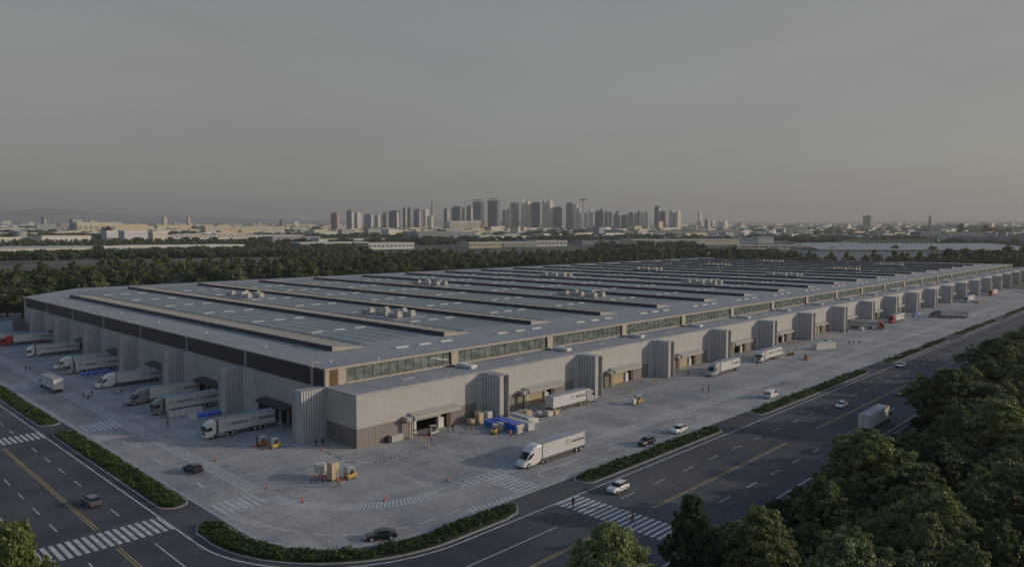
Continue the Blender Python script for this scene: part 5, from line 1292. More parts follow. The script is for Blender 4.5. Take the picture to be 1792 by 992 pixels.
# ------------------------------------------------------------------ people
def person_mesh(pose, top, legs):
    """continuous skinned body, posed; z up, faces +x"""
    me = bpy.data.meshes.new('person_body'); V_ = []; E_ = []; Rr = []
    def jv(p, r): V_.append(p); Rr.append(r); return len(V_) - 1
    def link(a, b): E_.append((a, b))
    if pose == 'walk': fl, fr_, al, ar = 0.32, -0.30, -0.24, 0.24
    elif pose == 'stand': fl, fr_, al, ar = 0.03, -0.04, 0.03, 0.06
    else: fl, fr_, al, ar = 0.05, -0.1, 0.38, 0.3
    pel = jv((0, 0, 0.95), 0.135); ws = jv((0, 0, 1.12), 0.12); ch = jv((0.01, 0, 1.32), 0.15); nk = jv((0.01, 0, 1.47), 0.065); nk2 = jv((0.02, 0, 1.53), 0.055); hd = jv((0.035, 0, 1.63), 0.098); ht = jv((0.03, 0, 1.71), 0.085)
    link(pel, ws); link(ws, ch); link(ch, nk); link(nk, nk2); link(nk2, hd); link(hd, ht)
    for s, f in ((1, fl), (-1, fr_)):
        hip = jv((0, s * 0.10, 0.88), 0.095); kn = jv((f * 0.55 + 0.03, s * 0.11, 0.50), 0.062); an = jv((f, s * 0.11, 0.10), 0.042); to = jv((f + 0.17, s * 0.13, 0.045), 0.035)
        link(pel, hip); link(hip, kn); link(kn, an); link(an, to)
    for s, f in ((1, al), (-1, ar)):
        sh = jv((0.0, s * 0.19, 1.40), 0.062)
        if pose == 'reach': el = jv((0.12, s * 0.24, 1.16), 0.045); wr = jv((f, s * 0.2, 1.2), 0.032); hn = jv((f + 0.07, s * 0.19, 1.21), 0.034)
        else: el = jv((f * 0.4 - 0.02, s * 0.25, 1.13), 0.045); wr = jv((f + 0.04, s * 0.26, 0.88), 0.03); hn = jv((f + 0.06, s * 0.26, 0.81), 0.034)
        link(ch, sh); link(sh, el); link(el, wr); link(wr, hn)
        hv_ = Vector(V_[hn]); dr = (hv_ - Vector(V_[wr])).normalized(); sd = Vector((0, 0, 1)).cross(dr)
        sd = sd.normalized() if sd.length > 0.1 else Vector((1, 0, 0)); up = dr.cross(sd)
        ax = up if pose == 'reach' else Vector((1, 0, 0))
        for i, l2 in enumerate((0.065, 0.075, 0.07, 0.055)):
            b_ = hv_ + ax * (0.027 - 0.018 * i) + dr * 0.02
            a1 = jv(tuple(b_ + dr * l2 * 0.6), 0.009); a2 = jv(tuple(b_ + dr * l2 - Vector((0, s * 0.015, 0))), 0.008); link(hn, a1); link(a1, a2)
        t1 = jv(tuple(hv_ + ax * 0.04 + dr * 0.005), 0.011); t2 = jv(tuple(hv_ + ax * 0.055 + dr * 0.035), 0.009); link(hn, t1); link(t1, t2)
    me.from_pydata(V_, E_, [])
    o = bpy.data.objects.new('tmp', me); C.objects.link(o)
    md = o.modifiers.new('s', 'SKIN')
    for i, v in enumerate(me.skin_vertices[0].data): v.radius = (Rr[i] * (0.8 if i in (0, 1, 2) else 1.0), Rr[i] * (1.15 if i in (0, 1, 2) else 1.0)); v.use_root = (i == 0)
    sb_ = o.modifiers.new('u', 'SUBSURF'); sb_.levels = 1; sb_.render_levels = 1
    dg = bpy.context.evaluated_depsgraph_get(); dg.update()
    out = bpy.data.meshes.new_from_object(o.evaluated_get(dg)); bpy.data.objects.remove(o)
    out.name = 'person_body'; out.materials.clear()
    for m_ in (M['skin'], M['cloth_' + top], M['cloth_' + legs], M['black']): out.materials.append(m_)
    for p in out.polygons:
        c = p.center; p.use_smooth = True
        hand = (abs(c.y) > 0.15 and c.z < 0.885 and c.z > 0.6 and pose != 'reach') or (pose == 'reach' and c.x > 0.33)
        p.material_index = 3 if c.z < 0.09 else (0 if (c.z > 1.5 or hand) else (2 if c.z < 0.93 else 1))
    return out
hm_b = MB(); hm_b.loft([[(0.03 + 0.112 * k_ * math.cos(R(30 * i)), 0.108 * k_ * math.sin(R(30 * i)), z) for i in range(12)] for z, k_ in ((1.66, 1.0), (1.72, 0.98), (1.77, 0.75), (1.80, 0.3))])
HELM = hm_b.mesh('helmet', M['helmet_white'], smooth=True)
hr_b = MB(); hr_b.loft([[(0.015 + 0.103 * k_ * math.cos(R(30 * i)), 0.1 * k_ * math.sin(R(30 * i)), z) for i in range(12)] for z, k_ in ((1.60, 0.72), (1.66, 1.0), (1.72, 1.0), (1.77, 0.7), (1.79, 0.3))])
HAIR = hr_b.mesh('hair', M['hair'], smooth=True)
face_b = MB(); face_b.box(0.125, 0.15, -0.012, 0.012, 1.61, 1.645, 0)
for s in (-1, 1): face_b.box(0.115, 0.132, s * 0.035 - 0.01, s * 0.035 + 0.01, 1.65, 1.66, 1); face_b.box(0.02, 0.05, s * 0.1 - 0.008, s * 0.1 + 0.008, 1.61, 1.66, 0)
face_b.box(0.12, 0.135, -0.022, 0.022, 1.578, 1.585, 1)
FACE = face_b.mesh('face', [M['skin'], M['hair']])
pm_cache = {}
def person(label, x, y, face, pose, top, legs, helmet=False, h=1.0):
    key = (pose, top, legs)
    if key not in pm_cache: pm_cache[key] = person_mesh(*key)
    r = thing('person', label, 'person', (x, y, 0.014), R(face), 'people in the yard')
    put('body', pm_cache[key], r); put('face', FACE, r)
    put('helmet' if helmet else 'hair', HELM if helmet else HAIR, r)
    r.scale = (1.06 * h,) * 3
    return r
PP = [
 ('left of two dark-dressed people at the far left on the side apron', 59.4, 278.4, 40, 'stand', 'black', 'black', 0),
 ('right of two dark-dressed people at the far left on the side apron', 60.2, 276.6, 200, 'stand', 'navy', 'black', 0),
 ('dark-dressed person left of a trio near the box lorry', 60.0, 220.3, 0, 'stand', 'black', 'navy', 0),
 ('dark-dressed person lowest of a trio near the box lorry', 59.9, 215.6, 60, 'stand', 'navy', 'grey', 0),
 ('dark-dressed person right of a trio near the box lorry', 62.3, 221.0, 190, 'walk', 'black', 'black', 0),
 ('worker in a yellow jacket before the third-bay lorry', 67.6, 217.5, 10, 'stand', 'yellow', 'navy', 1),
 ('person in black beside the worker in the yellow jacket', 68.5, 216.6, 190, 'stand', 'black', 'black', 0),
 ('grey-dressed person in front of the dark grey lorry', 62.9, 198.2, 0, 'stand', 'grey', 'brown', 0),
 ('black-dressed person in front of the dark grey lorry', 64.0, 196.8, 180, 'stand', 'black', 'black', 0),
 ('black-dressed person at the end of the long white wrapped load', 67.2, 181.6, 0, 'stand', 'black', 'black', 0),
 ('person in a grey jacket walking below the long white wrapped load', 64.3, 173.0, 250, 'walk', 'grey', 'navy', 0),
 ('black-dressed person in front of the flat blue tarpaulin load', 69.6, 249.7, 160, 'walk', 'black', 'black', 0),
 ('left of two dark-dressed people at the foot of the corner wing wall', 79.9, 134.7, 290, 'stand', 'black', 'black', 0),
 ('right of two dark-dressed people at the foot of the corner wing wall', 81.2, 134.2, 240, 'stand', 'navy', 'black', 0),
 ('stout worker in an orange vest left of the carton forklift', 67.9, 114.9, 350, 'reach', 'orange', 'black', 1),
 ('second orange-vested worker close behind the first', 67.5, 115.7, 330, 'stand', 'orange', 'black', 1),
 ('worker in a dark orange top facing the cartons', 68.9, 114.0, 30, 'stand', 'red', 'black', 1),
 ('orange-vested worker walking in front of the forks', 69.7, 110.3, 120, 'walk', 'orange', 'navy', 1),
 ('worker in a bright orange vest before the white doorway forklift', 99.0, 119.9, 90, 'reach', 'orange', 'black', 1),
 ('brown-dressed person right of the nearest loading bay', 107.0, 123.6, 260, 'stand', 'brown', 'brown', 0),
 ('black-dressed person right of the nearest loading bay', 107.9, 123.0, 230, 'stand', 'black', 'black', 0),
 ('worker in a red-orange vest in front of the blue tarpaulin', 113.4, 110.0, 80, 'walk', 'orange', 'black', 1),
 ('worker in dark red standing at the end of the blue tarpaulin', 117.3, 109.9, 100, 'stand', 'red', 'black', 1),
 ('pedestrian in black crossing near the kerb end of the zebra', 90.8, 73.9, 200, 'walk', 'black', 'black', 0),
 ('pedestrian in black in the middle of the zebra, the nearer of a pair', 92.2, 63.3, 290, 'walk', 'black', 'black', 0),
 ('dark-dressed pedestrian just behind the one in mid-zebra', 93.2, 63.9, 280, 'walk', 'navy', 'brown', 0),
 ('lone black-dressed person beside the fourth loading bay', 201.9, 118.2, 250, 'stand', 'black', 'black', 0),
 ('white-shirted person standing in mid apron', 185.0, 103.5, 0, 'stand', 'pale', 'navy', 0),
 ('red-topped person standing in mid apron', 185.6, 102.0, 170, 'stand', 'red', 'navy', 0),
 ('left of two black-dressed people before the white cab-over lorry', 233.0, 110.2, 0, 'stand', 'black', 'black', 0),
 ('right of two black-dressed people before the white cab-over lorry', 232.9, 108.8, 120, 'stand', 'black', 'navy', 0),
 ('left of a dark trio at the foot of a distant wing wall', 335.0, 119.8, 0, 'stand', 'black', 'black', 0),
 ('middle of a dark trio at the foot of a distant wing wall', 337.1, 119.4, 0, 'stand', 'navy', 'black', 0),
 ('right of a dark trio at the foot of a distant wing wall', 338.6, 118.3, 180, 'stand', 'black', 'black', 0),
 ('left of a dark trio standing on the open far apron', 303.2, 105.0, 0, 'stand', 'black', 'black', 0),
 ('middle of a dark trio standing on the open far apron', 304.2, 103.6, 90, 'stand', 'navy', 'black', 0),
 ('right of a dark trio standing on the open far apron', 306.6, 102.3, 180, 'walk', 'black', 'navy', 0),
 ('dark-dressed person left of the far blue-clad pair', 416.0, 117.0, 0, 'stand', 'black', 'black', 0),
 ('left of the far blue-clad pair', 425.5, 115.3, 0, 'stand', 'blue', 'navy', 0),
 ('right of the far blue-clad pair', 429.7, 113.6, 180, 'stand', 'blue', 'navy', 0),
 ('left of three orange-clad workers near the large white covered load', 286.0, 122.0, 0, 'stand', 'orange', 'black', 1),
 ('middle of three orange-clad workers near the large white covered load', 288.1, 121.2, 90, 'stand', 'red', 'black', 1),
 ('right of three orange-clad workers near the large white covered load', 290.0, 120.1, 180, 'walk', 'orange', 'black', 1),
]
for i, (lab, x, y, a, po, t, l2, hm) in enumerate(PP): person(lab, x, y, a, po, t, l2, bool(hm), 0.97 + 0.05 * (i % 3))

# ------------------------------------------------------------------ trees
def crown_pts(seed, R_, Hc, nl, nt_, per, ts):
    """leaf points: lobes -> tufts -> leaves; crown base at z=0 (relative), height Hc, radius R_, tuft size ts"""
    rg = np.random.default_rng(seed); P = []; N = []
    lean = rg.uniform(-0.12, 0.12, 2)
    for i in range(nl):
        t = (i + rg.uniform(0, 1)) / nl; a = i * 2.4 + rg.uniform(-0.5, 0.5)
        env = math.sin(min(1.0, 0.2 + t * 0.93) * PI) ** 0.55
        rad = R_ * env * rg.uniform(0.2, 0.74)
        c = np.array([rad * math.cos(a) + lean[0] * t * R_, rad * math.sin(a) + lean[1] * t * R_, Hc * (0.10 + 0.74 * t)])
        lr = R_ * rg.uniform(0.22, 0.40) * (0.7 + 0.3 * env)
        d = rg.normal(size=(nt_, 3)); d[:, 2] = np.abs(d[:, 2]) * 1.1 - 0.45; d /= np.linalg.norm(d, axis=1, keepdims=True)
        tc_ = c + d * (lr * rg.uniform(0.62, 1.12, nt_))[:, None] * np.array([1.0, 1.0, 0.75])
        k = rg.integers(0, nt_, nt_ * per)
        off = rg.normal(size=(nt_ * per, 3)); off /= np.linalg.norm(off, axis=1, keepdims=True); off *= (rg.uniform(0.25, 1.0, nt_ * per) ** 0.6)[:, None] * (ts * rg.uniform(0.6, 1.25, nt_))[k][:, None]
        off[:, 2] *= 0.62
        up_ = rg.uniform(0, 1, nt_) < 0.16; tc_[up_, 2] += lr * rg.uniform(0.15, 0.5, up_.sum())
        P.append(tc_[k] + off); nn = d[k] * 0.8 + off / ts * 0.5; N.append(nn)
    return np.concatenate(P), np.concatenate(N)
def trunk_mesh(seed, Ht, Hb, r0, spread):
    rg = random.Random(seed); b = MB()
    b.cyl((0, 0, -0.1), (0.1, 0.05, Hb), r0, 8, r2=r0 * 0.7); b.cyl((0.1, 0.05, Hb), (rg.uniform(-0.3, 0.3), rg.uniform(-0.3, 0.3), Ht * 0.85), r0 * 0.7, 7, r2=r0 * 0.15)
    for i in range(7):
        a = i * 2.4 + rg.uniform(-0.3, 0.3); z = Hb * (0.8 + 0.16 * i); e = Vector((math.cos(a) * spread * 0.75, math.sin(a) * spread * 0.75, z + spread * rg.uniform(0.5, 0.9)))
        p = Vector((0.1, 0.05, z)); b.cyl(p, e, r0 * 0.38, 6, r2=r0 * 0.08)
        m_ = p.lerp(e, 0.55)
        for q in (-1, 1):
            b.cyl(m_, m_ + Vector((math.cos(a + q * 0.8) * spread * 0.35, math.sin(a + q * 0.8) * spread * 0.35, spread * 0.3)), r0 * 0.16, 5, r2=r0 * 0.05)
    return b.mesh('trunk', M['bark'])
NEAR = []
for i, (R_, Hc, Hb, nl, nt_, per, lf, ml) in enumerate([(5.4, 9.8, 3.0, 30, 30, 62, (0.09, 0.20), 'near_c'), (6.0, 10.3, 3.2, 32, 30, 62, (0.09, 0.21), 'near_a'), (7.6, 10.8, 3.2, 40, 34, 60, (0.10, 0.23), 'near_a'), (5.2, 10.8, 3.0, 30, 28, 60, (0.09, 0.20), 'near_b'), (6.6, 9.8, 3.0, 34, 30, 60, (0.10, 0.22), 'near_b'), (5.6, 9.3, 2.8, 29, 30, 62, (0.09, 0.21), 'near_a')]):
    p, n = crown_pts(100 + i, R_, Hc, nl, nt_, per, 0.55); p[:, 2] += Hb - 0.8
    rg = np.random.default_rng(i); me = leaves_mesh('crown', p, rg.uniform(lf[0], lf[1], len(p)), M[ml], n, 200 + i, 0.35)
    NEAR.append((me, trunk_mesh(i, Hc + Hb, Hb, 0.34, R_), Hc + Hb - 0.8, R_))
def tree(label, x, y, kind, h, r, rz, group, name='tree', bank=NEAR, z=0.0, cat='tree'):
    cr, tr, H_, R_ = bank[kind]
    t = thing(name, label, cat, (x, y, z), rz, group)
    s = r / R_; sz = h / H_
    for nm, me in (('trunk', tr), ('crown', cr)):
        o = put(nm, me, t); o.scale = (s, s, sz)
    return t
FG = [ # x, y, kind, height, radius, label
 (63.4, 46.4, 0, 14.3, 7.0, 'bright leafy tree at the bottom middle, its top over the zebra crossing'),
 (75.8, 43.4, 3, 15.0, 3.9, 'dark narrow tree just right of the zebra crossing'),
 (79.2, 37.1, 1, 13.5, 6.2, 'tree with a pointed pale tip right of the dark narrow one'),
 (75.8, 26.3, 0, 15.0, 7.6, 'pale green tree at the bottom edge, right of the half-hidden car'),
 (118.0, 37.0, 2, 15.0, 9.6, 'broad spreading tree in front of the box lorry'),
 (102.8, 37.6, 5, 11.0, 5.6, 'soft green tree left below the broad spreading tree'),
 (92.0, 35.5, 4, 8.5, 4.6, 'low dark tree left of the soft green one'),
 (100.3, 23.7, 1, 14.0, 7.2, 'round tree with a sunlit crown tip in the lower right mass'),
 (62.0, 33.0, 5, 9.0, 4.5, 'low tree below the bottom middle bright one'),
 (183.9, 42.0, 2, 15.0, 9.6, 'dark tree right of the box lorry, overhanging the wide road'),
 (244.0, 43.0, 1, 15.5, 12.0, 'tree left of the tallest crown at the right edge'),
 (214.0, 40.0, 4, 13.5, 9.0, 'dark tree between the two big roadside crowns at the right'),
 (296.0, 43.0, 5, 16.5, 13.5, 'tall pale-topped tree at the right edge beside the road'),
 (156.0, 27.8, 1, 15.0, 9.6, 'tree with yellow glints at the right edge, mid height'),
 (114.3, 18.5, 2, 15.0, 8.4, 'broad dark tree near the bottom right corner'),
 (107.4, 28.8, 4, 11.0, 6.2, 'dark tree in the dip above the sunlit crown tip'),
]
for x, y, k, h, r_, lab in FG: tree(lab, x, y, k, h, r_, rnd.uniform(0, 6.28), 'trees beside the wide road')
tree('leafy tree at the bottom left corner beside the left road', 15.6, 82.5, 1, 17.5, 4.9, 1.0, None)
def to_px(x, y, z):
    v = Vector((x, y, z - CAM_H)); v.rotate(camo.rotation_euler.to_matrix().inverted().to_euler()); return 896 + 1279 * v.x / -v.z, 496 - 1279 * v.y / -v.z
SIL = [(900, 1200), (980, 992), (1075, 905), (1170, 885), (1215, 855), (1310, 885), (1345, 885), (1430, 845), (1440, 800), (1525, 752), (1590, 752), (1610, 660), (1650, 645), (1712, 590), (1792, 560), (2200, 480)]
def sil(px):
    for (a, c), (a2, c2) in zip(SIL, SIL[1:]):
        if a <= px <= a2: return c + (c2 - c) * (px - a) / (a2 - a)
    return 1500 if px < 900 else 400
placed = [(a[0], a[1]) for a in FG]; cnt = 0; tries = 0
while cnt < 100 and tries < 30000:
    tries += 1
    x = 70 + 420 * rnd.random() ** 1.3; y = rnd.uniform(-22, 46.0)
    if y < 0.11 * x - 12 or (x < 84 and y > 21): continue
    r_ = rnd.uniform(4.6, 7.2); h = rnd.uniform(8.5, 13.5) + (2.5 if x > 200 else 0)
    if y + r_ > 49.0: continue
    dmin = 7.0 if x < 220 else 9.5
    if any((x - a) ** 2 + (y - b) ** 2 < dmin ** 2 for a, b in placed): continue
    u, v = to_px(x, y, h); rp = r_ * 1279 / math.hypot(x, y)
    if v < sil(u) + 22 or v + rp * 0.5 < sil(u - rp) + 10: continue
    placed.append((x, y)); cnt += 1
    fg_ = min(FG, key=lambda t_: (t_[0] - x) ** 2 + (t_[1] - y) ** 2); kd = rnd.choice([1, 2, 3, 4, 4, 5]); far_ = math.hypot(x, y) > math.hypot(fg_[0], fg_[1])
    tone = {1: 'rounded mid-green crown', 2: 'broad green crown', 3: 'narrow dark crown', 4: 'wide dark crown', 5: 'soft green crown'}[kd]
    lab_ = f"{tone} {'behind' if far_ else 'in front of'} the {fg_[5].split(',')[0].replace(' of the lower right mass', '')}"
    lab_ = ' '.join(lab_.split()[:16]); lab_ = lab_[:-3] if lab_.endswith(' of') else lab_
    tree(lab_, x, y, kd, h, r_, rnd.uniform(0, 6.28), lab_)
# low dark bushes along the road edge
bp, bn = crown_pts(300, 1.7, 2.0, 10, 9, 30, 0.4); bush = leaves_mesh('bush', bp, np.random.default_rng(3).uniform(0.1, 0.22, len(bp)), M['leaf_b'], bn, 9, 0.3)
x = 99.0; i = 0
while x < 205:
    o = put('bush', bush, None, (x, rnd.uniform(46.2, 48.6), 0.1), rnd.uniform(0, 6)); s = rnd.uniform(0.8, 1.5); o.scale = (s, s, s * rnd.uniform(0.8, 1.1))
    tag(o, 'low dark bush in the row along the far kerb of the wide road', 'bush', 'bushes along the wide road'); x += rnd.uniform(2.4, 3.8)
for _ in range(40):
    x = rnd.uniform(84, 130); y = rnd.uniform(34, 45.5)
    o = put('bush', bush, None, (x, y, 0.1), rnd.uniform(0, 6)); s = rnd.uniform(1.2, 2.4); o.scale = (s, s, s)
    tag(o, 'dark shrub under the trees behind the wide road kerb', 'bush', 'shrubs under the roadside trees')

# woodland behind the building
MID = []
for i, (R_, Hc, Hb, nl, per, lf, ml) in enumerate([(8.0, 14.0, 3.5, 17, 300, (0.4, 0.85), 'leaf_a'), (9.0, 15.0, 3.5, 19, 300, (0.42, 0.9), 'leaf_b'), (7.5, 13.0, 3.0, 15, 300, (0.4, 0.8), 'leaf_c'), (8.5, 16.0, 4.0, 18, 300, (0.42, 0.85), 'leaf_b'), (7.0, 17.0, 3.5, 15, 300, (0.4, 0.8), 'leaf_a'), (9.5, 12.0, 3.5, 16, 320, (0.42, 0.9), 'leaf_c')]):
    p, n = crown_pts(400 + i, R_, Hc, nl, 13, 24, 1.25); p[:, 2] += Hb - 1.5
    rg = np.random.default_rng(50 + i); me = leaves_mesh('crown', p, rg.uniform(lf[0], lf[1], len(p)), M[ml], n, 500 + i, 0.35)
    MID.append((me, trunk_mesh(30 + i, Hc + Hb, Hb, 0.5, R_), Hc + Hb - 1.5, R_))
def in_view(x, y, m=0.06):
    a = math.atan2(y, x) - TH; return abs(a) < R(35) + m
cands = []
gx = 16.5
X = -120.0
while X < 1900:
    Y = 60.0
    while Y < 1700:
        x = X + rnd.uniform(-6, 6); y = Y + rnd.uniform(-6, 6); r = math.hypot(x, y); Y += gx
        if r < 420 or not in_view(x, y): continue
        ang = math.degrees(math.atan2(y, x))
        rmax = 1650 if ang > 61 else (1010 if ang > 45 else 1000)
        if r > rmax: continue
        if x > 112 and x < 800 and y < 452 : continue            # the building
        if x <= 112 and y < 400 + 45: continue
        if x < 62 and y < 545: continue                             # far yard
        if x >= 780 and y < 470 and r < 945: continue
        if ang < 31.5 and rnd.random() < 0.22: continue
        # right part is mostly open industrial land
        if ang < 31.5 and not (948 < r < 1010): continue
        if ang < 38 and r > 1060: continue
        # clearings with the halls and small meadows
        if ang > 73.4 and 760 < r < 1330: continue
        if 61 < ang < 73.4 and 830 < r < (1460 if ang < 72.4 else 1340): continue
        if (68.0 < ang < 69.6 or 62.5 < ang < 64.6) and r < 740: continue
        if 70.5 < ang < 72.2 and 640 < r < 720: continue
        cands.append((r, x, y, ang))
    X += gx
cands.sort()
ordw = ['first', 'second', 'third', 'fourth', 'fifth', 'sixth', 'seventh', 'eighth', 'ninth', 'tenth', 'eleventh', 'twelfth', 'thirteenth', 'fourteenth', 'fifteenth', 'sixteenth', 'seventeenth', 'eighteenth', 'last']
for n_i, (r, x, y, ang) in enumerate(cands[:292]):
    k = rnd.randrange(6); nm = ['round mid-green tree', 'dark green tree', 'pale green tree', 'tall dark tree', 'narrow mid-green tree', 'broad pale tree'][k]
    # nearest ridge whose back end lies in this direction
    kr = min(range(19), key=lambda q: abs(math.degrees(math.atan2(416, 99.6 + SX * q)) - ang))
    depth = 'at the front of' if r < 560 + (68 - min(ang, 68)) * 9 else 'deeper in'
    where = 'beyond the parked far left lorries' if ang > 79 else ('beyond the chamfered roof corner' if ang > 74.5 else f'behind the {ordw[kr]} roof ridge')
    tree(f'{nm} {depth} the wood {where}', x, y, k, rnd.uniform(13, 23) * (0.8 if k == 5 else 1) * (0.62 if ang < 31.5 else (0.8 if r > 640 and ang > 61 else 1)), rnd.uniform(7.5, 11.5), rnd.uniform(0, 6.28), f'{nm}s {depth} the wood {where}', bank=MID, z=tz(r), name='woodland_tree')
# the rest of the wood: one mass
rest_c = cands[292:]
cr_list = []
lp, ln_ = crown_pts(700, 9.0, 13.0, 8, 7, 9, 1.7)
P_ = []; N_ = []
rg = np.random.default_rng(77)
for (r, x, y, ang) in rest_c:
    a = rg.uniform(0, 6.28); c, s = math.cos(a), math.sin(a); sc_ = rg.uniform(0.8, 1.3); hz_ = rg.uniform(0.7, 1.45)
    q = lp.copy(); q2 = np.stack([q[:, 0] * c - q[:, 1] * s, q[:, 0] * s + q[:, 1] * c, q[:, 2]], 1) * np.array([sc_, sc_, hz_]) + np.array([x, y, tz(r) + 2.5])
    m2 = np.stack([ln_[:, 0] * c - ln_[:, 1] * s, ln_[:, 0] * s + ln_[:, 1] * c, ln_[:, 2]], 1)
    P_.append(q2); N_.append(m2)
P_ = np.concatenate(P_); N_ = np.concatenate(N_)
stuff('woodland', leaves_mesh('woodland', P_, rg.uniform(0.9, 1.7, len(P_)), M['leaf_a'], N_, 5, 0.35))
# tree belts between the far buildings
P_ = []; N_ = []; S_ = []
lp2, ln2 = crown_pts(710, 8.5, 12.0, 6, 5, 5, 2.0)
for _ in range(6000):
    r = 1200 * (7000 / 1200.0) ** (rnd.random() ** 1.4); a = TH + rnd.uniform(-R(38), R(38)); ang = math.degrees(a)
    x, y = r * math.cos(a), r * math.sin(a)
    v = math.sin(x * 0.0045 + 1.3 * math.sin(y * 0.003)) * math.cos(y * 0.0052 + math.sin(x * 0.002)) + 0.25 * math.sin(x * 0.02) * math.cos(y * 0.017)
    if v < -0.02: continue
    sc_ = rnd.uniform(0.9, 1.4) * (1 + r / 9000.0)
    q2 = lp2 * np.array([sc_ * 1.6, sc_ * 1.6, sc_ * 0.62]) + np.array([x, y, tz(r)])
    P_.append(q2); N_.append(ln2); S_.append(np.full(len(lp2), 2.0 * sc_ * (1 + r / 5000.0)))
P_ = np.concatenate(P_); N_ = np.concatenate(N_)
stuff('far_tree_belts', leaves_mesh('far_tree_belts', P_, np.concatenate(S_), M['leaf_b'], N_, 6, 0.35))

